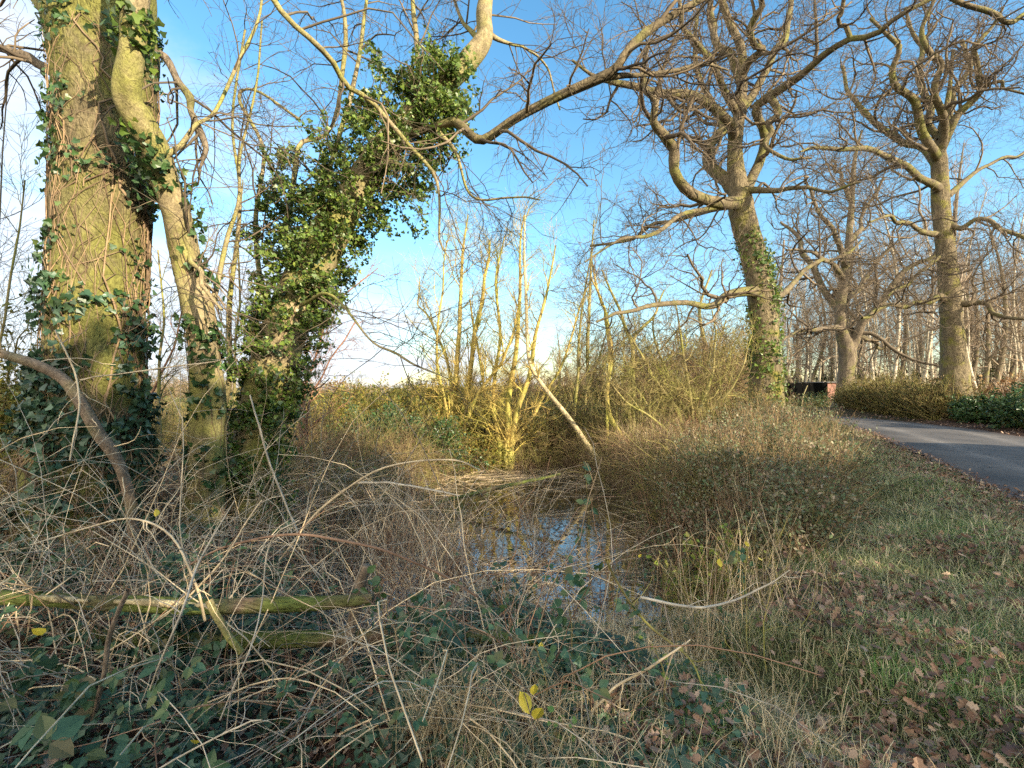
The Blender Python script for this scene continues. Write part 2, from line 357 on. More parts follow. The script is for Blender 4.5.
vc = t.nodes.new('ShaderNodeTexVoronoi'); vc.feature = 'DISTANCE_TO_EDGE'; vc.inputs['Scale'].default_value = .55; g9 = t.nodes.new('ShaderNodeNewGeometry'); vn = t.nodes.new('ShaderNodeVectorMath'); vn.operation = 'ADD'; nn9 = t.nodes.new('ShaderNodeTexNoise'); nn9.inputs['Scale'].default_value = 2.5; nn9.inputs['Detail'].default_value = 6; t.links.new(g9.outputs['Position'], nn9.inputs['Vector']); t.links.new(g9.outputs['Position'], vn.inputs[0]); t.links.new(nn9.outputs['Color'], vn.inputs[1]); t.links.new(vn.outputs[0], vc.inputs['Vector'])
c = mixc(t, M('LESS_THAN', vc.outputs['Distance'], .006, tree=t), c, (.03, .028, .026))
dirt = t.nodes.new('ShaderNodeMapRange'); at = t.nodes.new('ShaderNodeAttribute'); at.attribute_name = 'g'
t.links.new(M('ADD', at.outputs['Fac'], M('MULTIPLY', noise(t, 5, 6, .7), .5, tree=t), tree=t), dirt.inputs[0]); dirt.inputs[1].default_value = .95; dirt.inputs[2].default_value = 1.2
c = mixc(t, dirt.outputs[0], c, (.085, .055, .042))
t.links.new(c, b.inputs['Base Color']); b.inputs['Roughness'].default_value = .75
bp = t.nodes.new('ShaderNodeBump'); bp.inputs['Strength'].default_value = .5; bp.inputs['Distance'].default_value = .006
t.links.new(noise(t, 130, 3, .7), bp.inputs['Height']); t.links.new(bp.outputs[0], b.inputs['Normal'])
MT['asphalt'] = m
m, t, b, o = newmat('pond_water')
b.inputs['Base Color'].default_value = (.018, .016, .010, 1); b.inputs['Roughness'].default_value = .03; b.inputs['IOR'].default_value = 2.6; b.inputs['Specular IOR Level'].default_value = 1.0
bp = t.nodes.new('ShaderNodeBump'); bp.inputs['Strength'].default_value = .12; bp.inputs['Distance'].default_value = .02
t.links.new(noise(t, 5, 3, .5), bp.inputs['Height']); t.links.new(bp.outputs[0], b.inputs['Normal'])
MT['water'] = m
def plain(name, col, rough=.8, sc_=3, var=.25):
    m, t, b, o = newmat(name)
    c = ramp(t, noise(t, sc_, 5, .7), [(.3, tuple(x * (1 - var) for x in col)), (.7, tuple(min(1, x * (1 + var)) for x in col))])
    t.links.new(c, b.inputs['Base Color']); b.inputs['Roughness'].default_value = rough; return m
MT['black'] = plain('black_boards', (.004, .004, .004), 1.0)
for n_ in MT['black'].node_tree.nodes:
    if n_.type == 'BSDF_PRINCIPLED': n_.inputs['Specular IOR Level'].default_value = .05
MT['white'] = plain('pale_paint', (.62, .66, .70), .6)
MT['roof'] = plain('roof_felt', (.15, .14, .14), .8)
m, t, b, o = newmat('brick')
br = t.nodes.new('ShaderNodeTexBrick'); g_ = t.nodes.new('ShaderNodeNewGeometry'); mp = t.nodes.new('ShaderNodeMapping'); mp.inputs['Rotation'].default_value = (R(90), 0, 0)
t.links.new(g_.outputs['Position'], mp.inputs[0]); t.links.new(mp.outputs[0], br.inputs['Vector'])
br.inputs['Color1'].default_value = (.34, .13, .09, 1); br.inputs['Color2'].default_value = (.25, .10, .07, 1); br.inputs['Mortar'].default_value = (.35, .3, .26, 1)
br.inputs['Scale'].default_value = 4.4; t.links.new(br.outputs[0], b.inputs['Base Color']); b.inputs['Roughness'].default_value = .9
MT['brick'] = m

# ------------------------------------------------------------------ terrain, road, pond
NEAR = cr([(-3, -11), (.5, -4.8), (3.4, .4), (6.85, 6.45), (7.9, 8.2), (9.2, 10.5), (10.7, 13.2), (13, 17.5), (14.6, 22), (15.0, 27), (13.5, 33), (8, 41), (-2, 50)], 160)
FAR = cr([(1.6, -12.5), (4.8, -6.2), (8, -.6), (11.6, 5.4), (12.6, 7.4), (13.9, 10), (15.2, 12.6), (17.8, 17.2), (19.3, 21.8), (19.9, 27.5), (18, 35), (11, 45), (0, 55)], 160)
CEN = (NEAR + FAR) / 2
PC = (0.1, 8.9); PA = (2.75, 5.3); WZ = -0.62
def sstep(a, b, x): t = np.clip((x - a) / (b - a), 0, 1); return t * t * (3 - 2 * t)
def pe(x, y):
    w_ = .1 * np.sin(2.3 * x + 1) + .09 * np.sin(1.7 * y + 2) + .06 * np.sin(4.1 * (x + y))
    return np.sqrt(((x - PC[0]) / PA[0]) ** 2 + ((y - PC[1]) / PA[1]) ** 2) + w_
def droad(x, y):
    """distance to the road's centre line"""
    x = np.asarray(x, float); y = np.asarray(y, float); best = np.full(x.shape, 1e9)
    for c in CEN[::2]: best = np.minimum(best, (x - c[0]) ** 2 + (y - c[1]) ** 2)
    return np.sqrt(best)
_g = rg(3); _w = [(_g.uniform(.6, 5), _g.uniform(0, 6.3), _g.uniform(0, 6.3)) for _ in range(14)]
def bumps(x, y):
    s = 0
    for f, a, p in _w: s = s + np.sin(f * (x * math.cos(a) + y * math.sin(a)) + p) / (1 + f)
    return s
def H(x, y):
    x = np.asarray(x, float); y = np.asarray(y, float)
    h = .07 * bumps(x, y) * np.exp(-((x ** 2 + y ** 2) / 3000))
    h = h - 1.05 * (1 - sstep(.72, 1.32, pe(x, y)))
    d = droad(x, y); k = 1 - sstep(2.3, 3.4, d)
    h = h * (1 - k) + (-.03) * k
    far = sstep(3.6, 5.5, d) * (1 - sstep(40, 60, np.hypot(x, y))) * ((x > np.interp(y, FAR[:110, 1], FAR[:110, 0])))
    h = h + .35 * far
    h = h + .10 * np.exp(-((d - 3.3) / .5) ** 2)
    h = h + 6 * sstep(120, 420, np.hypot(x, y)) * (.5 + .5 * np.sin(x * .011 + 1))
    return h
def HP(x, y): return np.stack([x, y, H(x, y)], -1)
def roadx(y, near=True):
    e = NEAR if near else FAR; return np.interp(y, e[:110, 1], e[:110, 0])
n = 460; u = np.linspace(-1, 1, n); a_ = 3.0; b_ = math.asinh(900 / a_)
gx = 3 + a_ * np.sinh(b_ * u); gy = 7 + a_ * np.sinh(b_ * u)
X, Y = np.meshgrid(gx, gy); Z = H(X, Y)
hedge_c = cr([(1.9, 5.0, .75), (3.0, 6.3, 1.05), (4.5, 8.4, 1.4), (6.2, 11.3, 1.55), (7.8, 15.2, 1.45), (9.0, 19, 1.2), (9.6, 22, 1.05)], 40)
def hx(y): return np.interp(y, hedge_c[:, 1], hedge_c[:, 0])
def verge_mask(x, y):
    edge = np.interp(y, [1, 3, 4.2, 5, 9, 13, 19, 23], [.3, .9, 1.7, 2.9, 5.9, 8.3, 11.0, 12.0])
    return sstep(-.3, .5, x - edge) * (x < roadx(y) + .1)
G = np.clip(verge_mask(X, Y) * sstep(2.0, 3.2, droad(X, Y)), 0, 1); G = np.maximum(G, sstep(14, 18, np.abs(Y - 8) + 0 * X) * .6)
idx = np.arange(n * n).reshape(n, n)
q = np.stack([idx[:-1, :-1], idx[:-1, 1:], idx[1:, 1:], idx[1:, :-1]], -1).reshape(-1, 4)
tag(mesh_obj('ground', np.stack([X, Y, Z], -1).reshape(-1, 3), [q], MT['ground'], attr=G.ravel()), kind='structure')
k = 9; g = rg(8)
rv = []; ra = []
for i in range(len(NEAR)):
    for j in range(k):
        s = j / (k - 1); p = NEAR[i] * (1 - s) + FAR[i] * s
        if j in (0, k - 1): p = p + (CEN[i] - p) * g.uniform(-.04, .07)
        rv.append((p[0], p[1], .02 + .05 * (1 - (2 * s - 1) ** 2))); ra.append(abs(2 * s - 1) ** 2)
idx = np.arange(len(rv)).reshape(len(NEAR), k)
q = np.stack([idx[:-1, :-1], idx[:-1, 1:], idx[1:, 1:], idx[1:, :-1]], -1).reshape(-1, 4)
tag(mesh_obj('road', rv, [q], MT['asphalt'], attr=ra), kind='structure')
a = np.linspace(0, 2 * math.pi, 65)[:-1]
wv = [(PC[0], PC[1], WZ)] + [(PC[0] + PA[0] * 1.35 * math.cos(t_), PC[1] + PA[1] * 1.3 * math.sin(t_), WZ) for t_ in a]
tag(mesh_obj('pond_water', wv, [np.array([[0, 1 + i, 1 + (i + 1) % 64] for i in range(64)])], MT['water']), kind='structure')

# ------------------------------------------------------------------ generic plants
def along(g, pts, rad, n, t=(0, 1)):
    """random points on tubes' surfaces -> pos, outward normal"""
    w_ = np.linalg.norm(np.diff(pts, axis=1), axis=2).sum(1); w_ = w_ / w_.sum()
    i = g.choice(len(pts), n, p=w_); tt = g.uniform(t[0], t[1], n); p, T, r = interp(pts, rad, i, tt)
    q_ = nz(np.cross(T, g.normal(0, 1, (n, 3)))); return p + q_ * r[:, None], q_, r
LV_OAK = [dict(k=8, t=(.12, 1), ln=(1.6, 3.6), ang=(35, 80), P=9, wig=.33, up=.04, rr=.5, rmin=.014),
          dict(k=8, t=(.15, 1), ln=(.8, 1.8), ang=(30, 75), P=7, wig=.3, up=.04, rr=.6, rmin=.008),
          dict(k=4, t=(.2, 1), ln=(.4, .9), ang=(30, 70), P=5, wig=.28, up=.05, rr=.6, rmin=.005),
          dict(k=3, t=(.3, 1), ln=(.2, .5), ang=(25, 60), P=4, wig=.2, up=.05, rr=.7, rmin=.004)]
def crown(g, pts, rad, levels, tb=None, scale=1.0, keep=None):
    tb = tb or TB(); a, r = pts, rad; last = None
    for i, lv in enumerate(levels):
        lv = dict(lv); lv['ln'] = tuple(x * scale for x in lv['ln'])
        a, r = grow(g, a, r, **lv)
        tb.add(a, r, 5 if i == 0 else (4 if i == 1 else 3)); last = (a, r)
    return tb, last
def traced_tree(name, label, Y0, trunk, limbs, seed, mt, ml, mtw, levels, scale=1, sides=26, lump=.05, flare=.35, extra=None, wb=.05, trunk_twigs=True):
    g = rg(seed); T = px(trunk, Y0); base = T[0, :3].copy(); base[2] = H(base[0], base[1])
    T[0, 2] = base[2] - .15
    root = thing(name, label[0], label[1], base)
    t_ = wob(cr(T, 44), g, wb * .3); TB().add(t_[:, :3], t_[:, 3], sides, lump, seed, flare).build('trunk', mt, root)
    P_, R_ = [], []
    for l in limbs:
        a = wob(cr(px(l, Y0), 26), g, wb); a[:, 3] *= 1.18; TB().add(a[:, :3], a[:, 3], 10, .07, seed + 3, cap=False).build('limb', ml, root)
        P_.append(a[:, :3]); R_.append(a[:, 3])
    P_ = np.array(P_); R_ = np.array(R_)
    tb, last = crown(g, P_, R_, levels, scale=scale)
    tb.build('crown', mtw, root)
    return root, t_, P_, R_, last

# ------------------------------------------------------------------ the three oaks by the lane
oak1_tr = [(768, 420, 34), (766, 370, 30), (765, 330, 27), (759, 285, 27), (752, 250, 26), (746, 222, 27), (741, 200, 25), (735, 165, 17, .2), (735, 140, 15, .3), (740, 110, 13, .5), (742, 80, 11, .6), (742, 48, 9, .5), (728, 15, 8, .4), (716, -30, 6, .2), (710, -90, 3, 0)]
oak1_l = [
 [(741, 202, 14), (725, 202, 11, -.6), (705, 198, 10, -1.2), (685, 187, 10, -1.8), (673, 167, 9, -2.1), (675, 145, 9, -2.2), (660, 131, 8, -2.5), (649, 122, 7, -2.6), (655, 103, 6, -2.8), (644, 95, 5, -2.9), (642, 70, 4, -3), (650, 40, 3, -3)],
 [(738, 195, 12), (722, 183, 12, .4), (709, 162, 10, .8), (711, 142, 9, 1.1), (722, 128, 8, 1.3), (715, 105, 6, 1.8), (700, 80, 5, 2.2), (690, 50, 4, 2.5), (698, 10, 3, 2.8)],
 [(735, 140, 12, .3), (725, 124, 9, 0), (705, 104, 8, -.6), (680, 96, 8, -1.1), (659, 92, 7, -1.5), (638, 86, 6, -2), (612, 84, 5, -2.3), (590, 74, 3, -2.6), (572, 60, 2, -2.8)],
 [(742, 200, 13), (752, 178, 10, .3), (762, 156, 9, .6), (765, 138, 8, .7), (755, 122, 8, .5), (750, 106, 8, .3), (765, 96, 8, .1), (783, 86, 8, -.4), (803, 75, 7, -.9), (825, 57, 7, -1.4), (850, 38, 6, -2), (875, 32, 6, -2.4), (893, 16, 5, -2.7), (930, -2, 4, -3), (965, -15, 3, -3.2)],
 [(742, 204, 9), (715, 205, 5, -.8), (686, 213, 4, -1.6), (660, 232, 4, -2.2), (639, 240, 3, -2.6), (609, 252, 2, -3), (585, 262, 1.5, -3.2)],
 [(741, 206, 8), (712, 210, 4, .8), (680, 219, 3.5, 1.6), (655, 224, 3, 2.4), (628, 238, 2.5, 3.1), (590, 246, 2, 3.6)],
 [(742, 84, 9, .6), (724, 52, 7, 1), (712, 22, 6, 1.4), (706, -20, 4, 1.6)],
 [(740, 112, 9, .5), (760, 80, 7, 1), (776, 55, 7, 1.3), (785, 28, 6, 1.6), (792, -10, 4, 1.8)],
 [(739, 115, 8, .5), (718, 78, 6, -.4), (700, 50, 5, -1), (685, 20, 4, -1.6), (672, -25, 3, -2)],
 [(743, 190, 8, 0), (775, 192, 5, -.8), (800, 184, 4, -1.5), (832, 190, 3, -2), (860, 182, 2, -2.4)],
 [(742, 75, 8, .6), (755, 45, 6, -.2), (750, 15, 6, -.8), (768, -20, 4, -1.2)],
 [(760, 292, 12, 0), (742, 294, 9, -.5), (725, 299, 8, -1), (707, 307, 6, -1.6), (685, 303, 5, -2.2), (645, 306, 4, -2.8), (620, 317, 3, -3.2), (596, 322, 2, -3.4)],
 [(765, 98, 8, .1), (775, 105, 7, -.2), (774, 125, 6, -.6), (768, 142, 4, -.9), (790, 160, 3, -1.1), (812, 158, 2, -1.3)],
 [(770, 300, 8, 0), (795, 282, 5, .8), (815, 262, 4, 1.4), (838, 258, 3, 2), (862, 240, 2, 2.4)],
 [(850, 38, 5, -2), (838, 20, 4, -2.1), (842, 0, 4, -2.3), (858, -25, 3, -2.6)],
]
root, t_, P_, R_, last = traced_tree('oak_tree', ('large bare oak with twisting limbs and an ivy-grown trunk behind the bank hedge', 'tree'), 14.0, oak1_tr, oak1_l, 11,
    MT['bark_oak'], MT['limb_oak'], MT['twig'], LV_OAK, wb=.10)
g = rg(110); pp, nn_, _ = along(g, t_[None, :15, :3], t_[None, :15, 3], 4200, (0, 1))
pp = pp + nn_ * np.abs(g.normal(0, .10, (len(pp), 1))); keep = (np.sin(pp[:, 2] * 2.1 + pp[:, 0] * 3) + g.normal(0, .7, len(pp)) + (pp[:, 0] > t_[6, 0]) * .3) > -.2 + 1.6 * np.clip((pp[:, 2] - pp[:, 2].max() + 2.2) / 2.2, 0, 1)
pp, nn_ = pp[keep], nn_[keep]
leaves('ivy', g, pp, nn_, g.uniform(.06, .11, len(pp)), IVY, MT['ivy_sun'], root, .7)
st = march(g, *(lambda p, q_: (p, q_))(t_[g.integers(0, 14, 90), :3] + g.normal(0, .1, (90, 3)), nz(g.normal(0, 1, (90, 3)) * [1, 1, .3])), g.uniform(.3, .9, 90), 5, .3, -.05)
TB().add(st, np.linspace(.012, .004, 5)[None].repeat(90, 0), 3).build('foliage', MT['twig_olive'], root)

oak2_tr = [(958, 428, 34), (957, 395, 32), (954, 360, 28), (951, 320, 26), (948, 280, 23), (945, 245, 21), (942, 205, 20), (940, 180, 19), (938, 155, 17), (940, 135, 10, .4), (946, 110, 7, .7), (950, 85, 5, 1), (953, 50, 4, 1)]
oak2_l = [
 [(940, 190, 12), (928, 182, 8, -.5), (911, 170, 7, -1.2), (887, 157, 6, -2), (858, 148, 5, -2.8), (821, 145, 4, -3.5), (800, 152, 2, -4)],
 [(938, 165, 11), (920, 150, 7, .5), (901, 142, 7, 1), (878, 122, 6, 1.6), (860, 104, 5, 2), (849, 92, 4, 2.3), (843, 66, 3, 2.6)],
 [(937, 158, 12), (928, 150, 9, -.5), (921, 127, 9, -1), (911, 100, 8, -1.5), (896, 82, 7, -2), (890, 68, 6, -2.2), (896, 50, 5, -2.4), (884, 34, 4, -2.6), (870, 18, 3, -2.8)],
 [(938, 155, 11), (934, 135, 8, .4), (930, 112, 8, .8), (921, 84, 7, 1.2), (922, 57, 6, 1.6), (910, 36, 4, 1.8), (905, 8, 3, 2)],
 [(940, 152, 11), (943, 133, 9, -.4), (940, 112, 8, -.9), (935, 87, 7, -1.4), (939, 64, 7, -1.8), (927, 48, 6, -2.1), (924, 27, 5, -2.3), (936, -4, 4, -2.6)],
 [(941, 148, 11), (950, 124, 9, -.3), (966, 108, 8, -.7), (981, 91, 7, -1.1), (979, 67, 6, -1.4), (973, 50, 5, -1.6), (987, 30, 4, -1.9), (1003, 8, 3, -2.2)],
 [(941, 140, 9), (948, 115, 7, .6), (958, 88, 6, 1.1), (968, 66, 5, 1.5), (962, 40, 4, 1.8)],
 [(943, 228, 8), (958, 228, 6, -.5), (978, 223, 5, -1.1), (1001, 230, 5, -1.7), (1026, 237, 4, -2.2), (1060, 240, 2, -3)],
 [(943, 236, 8), (920, 228, 5, -.9), (895, 219, 4, -1.8), (870, 222, 2, -2.6)],
 [(950, 303, 9), (930, 302, 6, -.6), (903, 308, 5, -1.4), (876, 311, 4, -2.2), (862, 318, 2.5, -2.8)],
 [(952, 304, 9), (970, 304, 6, -.6), (988, 309, 5, -1.2), (1001, 318, 4.5, -1.8), (1028, 323, 3, -2.6), (1055, 318, 2, -3)],
 [(948, 196, 7), (975, 172, 4, .9), (1000, 158, 3.5, 1.8), (1030, 152, 3, 2.6), (1060, 140, 2, 3)],
 [(979, 90, 5, -1.1), (992, 84, 4, -1.4), (1010, 88, 3, -1.7), (1030, 96, 2, -2)],
 [(947, 255, 6), (925, 268, 4, -1), (905, 284, 3, -1.8), (888, 296, 2, -2.4)],
]
root, t_, P_, R_, last = traced_tree('oak_tree', ('tall bare oak on the far verge with a sunlit yellow-green trunk foot', 'tree'), 24.0, oak2_tr, oak2_l, 12,
    MT['bark_oak'], MT['limb_oak'], MT['twig'], [dict(LV_OAK[0], k=10), LV_OAK[1], LV_OAK[2], dict(LV_OAK[3], rmin=.005)], scale=1.45, wb=.14)

oak3_tr = [(846, 424, 24), (846, 395, 19), (846, 370, 17), (847, 350, 19), (841, 322, 13), (843, 285, 11), (848, 255, 9), (850, 220, 7), (852, 185, 6), (856, 155, 4), (862, 130, 2)]
oak3_l = [
 [(848, 352, 13), (858, 332, 9, -.5), (870, 314, 8, -1), (888, 289, 7, -1.6), (912, 266, 5, -2.2), (935, 255, 4, -3), (950, 245, 2, -3.4)],
 [(842, 325, 10), (830, 298, 7, .6), (817, 275, 6, 1.2), (803, 255, 5, 1.8), (795, 235, 4, 2.2), (780, 222, 2, 2.6)],
 [(846, 268, 8), (835, 238, 5, -1), (822, 218, 4, -1.8), (812, 190, 3, -2.4), (805, 175, 2, -3)],
 [(848, 245, 7), (862, 222, 4, .8), (872, 200, 3, 1.4), (885, 178, 2, 1.8)],
 [(845, 300, 7), (862, 285, 5, 1), (876, 262, 4, 1.8), (892, 240, 3, 2.4)],
 [(841, 330, 7), (820, 330, 5, -1), (798, 333, 4, -2), (778, 345, 2, -2.8)],
 [(850, 200, 5), (842, 176, 3, .5), (832, 160, 2, 1)],
 [(844, 280, 6), (826, 262, 4, -1.5), (806, 252, 3, -2.5), (786, 250, 2, -3.5)],
 [(851, 330, 7), (872, 342, 4, .8), (884, 350, 3, 1.4), (900, 345, 2, 2)],
]
root, t_, P_, R_, last = traced_tree('oak_tree', ('smaller bare forked oak where the lane bends behind the bank', 'tree'), 34.0, oak3_tr, oak3_l, 13,
    MT['bark_grey'], MT['bark_grey'], MT['twig'], [dict(LV_OAK[0], k=9), dict(LV_OAK[1], k=6), dict(LV_OAK[2], rmin=.007), dict(LV_OAK[3], rmin=.006)], scale=1.7, wb=.15)

# ------------------------------------------------------------------ big ivy-clad tree on the left
def ivy_on(g, t_, n, lo, hi, off, size, m, root, name='ivy', tmpl=IVY, clump=None, spread=.6, down=False, fade=0):
    P_ = len(t_); a = t_[int(lo * P_):max(int(hi * P_), int(lo * P_) + 3)]
    pp, nn_, _ = along(g, a[None, :, :3], a[None, :, 3], n, (0, 1)); pp = pp + nn_ * np.abs(g.normal(0, off, (len(pp), 1)))
    if fade:
        zt = a[:, 2].max() + g.normal(0, .12, n) + .25 * np.sin(pp[:, 0] * 6); kp = g.uniform(0, 1, n) > np.clip((pp[:, 2] - zt + fade) / fade, 0, 1) ** 1.5; pp, nn_ = pp[kp], nn_[kp]; n = len(pp)
    if clump is not None:
        c = np.sin(pp[:, 2] * 5.1 + 3 * pp[:, 0]) + np.sin(pp[:, 0] * 9 + pp[:, 1] * 7 + 2) + np.sin(pp[:, 2] * 11 + pp[:, 1] * 5)
        kp = c + g.normal(0, .5, n) > clump; pp, nn_ = pp[kp], nn_[kp]
    return leaves(name, g, pp, nn_, g.uniform(size[0], size[1], len(pp)), tmpl, m, root, spread, down)
def climbers(g, t_, n, root, r=(.002, .007), name='ivy_stem', lo=0, hi=1):
    """woody stems creeping up a trunk's surface"""
    P_ = len(t_); tb = TB(); K = 16
    for _ in range(n):
        a0 = g.uniform(0, 6.28); s0 = g.uniform(lo, hi * .8); ln = g.uniform(.1, .5); s = np.linspace(s0, min(s0 + ln, .999), K)
        an = a0 + np.cumsum(g.normal(0, .16, K)) + g.uniform(-1.6, 1.6) * np.linspace(0, 1, K)
        u_ = s * (P_ - 1); i = u_.astype(int); i = np.minimum(i, P_ - 2); f = (u_ - i)[:, None]; c = t_[i] * (1 - f) + t_[i + 1] * f
        rr = g.uniform(*r); R0 = c[:, 3] * 1.02 + rr * .5 + np.abs(g.normal(0, .005, K))
        p = c[:, :3] + np.stack([np.cos(an) * R0, np.sin(an) * R0, np.zeros(K)], 1)
        tb.add(p, np.linspace(rr, rr * .4, K), 4)
    return tb.build(name, MT['ivystem'], root)

g = rg(20)
T = px([(72, 640, 175), (72, 600, 160), (76, 550, 140), (82, 500, 128), (88, 440, 116), (94, 380, 108), (98, 300, 104), (102, 220, 103), (105, 150, 106), (106, 90, 110), (103, 40, 116), (100, 0, 122), (98, -60, 118), (94, -200, 100), (90, -400, 80)], 4.3)
base = T[1, :3].copy(); base[2] = H(base[0], base[1])
big = thing('ivy_clad_tree', 'huge mossy trunk hung with ivy stems and leaves at the left edge', 'tree', base)
bt = cr(T, 110); TB().add(bt[:, :3], bt[:, 3], 64, .035, 21).build('trunk', MT['bark_big'], big)
limbsB = [px(l, 4.3) for l in [
 [(60, 78, 14, 0), (38, 62, 12, .05), (15, 52, 11, .1), (-15, 42, 10, .2), (-60, 20, 7, .3)],
 [(150, 52, 11, .1), (166, 58, 9, .1), (180, 82, 8, .05), (190, 97, 10, 0), (194, 112, 7, 0), (200, 128, 8, -.05), (207, 150, 6, -.1), (204, 168, 3, -.1), (198, 185, 2, 0)],
 [(110, 20, 40, .1), (170, -40, 24, .4), (240, -110, 16, .8), (330, -150, 10, 1.2), (430, -160, 7, 1.4)],
 [(60, 20, 30, .1), (10, -60, 20, .5), (-60, -120, 14, 1)],
 [(140, -20, 30, -.2), (200, -60, 14, -.5), (262, -15, 7, -.6), (285, 15, 6.5, -.5), (310, 38, 6, -.4), (330, 60, 6, -.2), (345, 85, 5.5, 0), (370, 101, 5, .1), (392, 127, 4.5, .2), (412, 152, 4, .2), (430, 170, 3.5, .2), (438, 190, 3, .2), (440, 215, 2.5, .2), (440, 240, 2, .2), (449, 258, 1.2, .2)]]]
PL, RL = [], []
for a in limbsB:
    a = wob(cr(a, 26), g, .018); TB().add(a[:, :3], a[:, 3], 10, .07, 5).build('limb', MT['bark_grey'] if len(PL) in (0, 1) else MT['bark_smooth'], big); PL.append(a[:, :3]); RL.append(a[:, 3])
PL = np.array(PL); RL = np.array(RL)
LV_NEAR = [dict(k=12, t=(.15, 1), ln=(.5, 1.7), ang=(30, 80), P=8, wig=.22, up=-.02, rr=.45, rmin=.004, rmax=.02),
           dict(k=5, t=(.15, 1), ln=(.25, .8), ang=(30, 75), P=6, wig=.22, up=-.03, rr=.6, rmin=.0026),
           dict(k=3, t=(.2, 1), ln=(.12, .4), ang=(25, 70), P=5, wig=.2, up=0, rr=.6, rmin=.0018)]
tb, last = crown(g, PL, RL, LV_NEAR); tb.build('crown', MT['twig'], big)
climbers(g, bt[:78], 240, big, lo=.02)
climbers(g, bt[:78], 8, big, (.008, .016), lo=.02)
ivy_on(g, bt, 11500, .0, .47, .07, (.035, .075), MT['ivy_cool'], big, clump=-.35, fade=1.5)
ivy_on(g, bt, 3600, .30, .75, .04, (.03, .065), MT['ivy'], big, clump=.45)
# brown hanging rootlets and dead stems low on the trunk
p0, n0, _ = along(g, bt[None, :34, :3], bt[None, :34, 3], 900, (0, 1))
st = march(g, p0 + n0 * .03, nz(n0 * .6 + g.normal(0, .5, (900, 3)) + [0, 0, -.5]), g.uniform(.15, .6, 900), 6, .22, -.22)
TB().add(st, np.linspace(.004, .0018, 6)[None].repeat(900, 0), 3).build('dead_stem', MT['ivystem'], big)

g = rg(22)
T = px([(196, 600, 60, .7), (198, 555, 50, .7), (204, 500, 43, .6), (207, 450, 39, .5), (208, 400, 36, .4), (204, 350, 34, .3), (196, 300, 32, .2), (184, 250, 31, .1), (172, 200, 31, -.1), (156, 155, 33, -.3), (138, 118, 34, -.5), (127, 98, 31, -.6), (131, 60, 29, -.7), (135, 20, 29, -.75), (137, -20, 28, -.8), (140, -120, 24, -.8), (150, -260, 18, -.6)], 4.3)
base = T[1, :3].copy(); base[2] = H(base[0], base[1])
slim = thing('crooked_tree', 'slim smooth-barked crooked trunk crossing in front of the huge ivy-clad one', 'tree', base)
s2 = cr(T, 70); TB().add(s2[:, :3], s2[:, 3], 28, .05, 23).build('trunk', MT['bark_smooth'], slim)
ll = [px(l, 4.3) for l in [
 [(182, 245, 10, .1), (190, 262, 6, 0), (205, 285, 5, -.1), (222, 310, 3, -.2)],
 [(200, 325, 10, .2), (215, 290, 6, .3), (228, 240, 5, .5), (238, 200, 4, .7), (240, 150, 3, .8), (252, 90, 2.5, .8), (262, 20, 2, .8)],
 [(205, 480, 10, .5), (225, 420, 7, .7), (232, 370, 6, .9), (230, 320, 6, 1), (234, 260, 5, 1.2), (238, 190, 4, 1.3), (232, 120, 3, 1.4), (245, 30, 2.5, 1.4)],
 [(160, 160, 8, -.3), (190, 130, 5, -.2), (215, 110, 4, 0), (240, 60, 4, .2), (258, 20, 3, .4), (262, -30, 2.5, .5)]]]
PL, RL = [], []
for a in ll:
    a = wob(cr(a, 26), g, .02); TB().add(a[:, :3], a[:, 3], 8, .06, 5).build('limb', MT['bark_smooth'], slim); PL.append(a[:, :3]); RL.append(a[:, 3])
tb, last = crown(g, np.array(PL), np.array(RL), LV_NEAR); tb.build('crown', MT['twig'], slim)
climbers(g, s2[:46], 30, slim, (.002, .005))
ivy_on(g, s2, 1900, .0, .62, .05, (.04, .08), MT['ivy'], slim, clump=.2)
ivy_on(g, s2, 500, .62, .85, .05, (.04, .07), MT['ivy_sun'], slim, clump=.9)

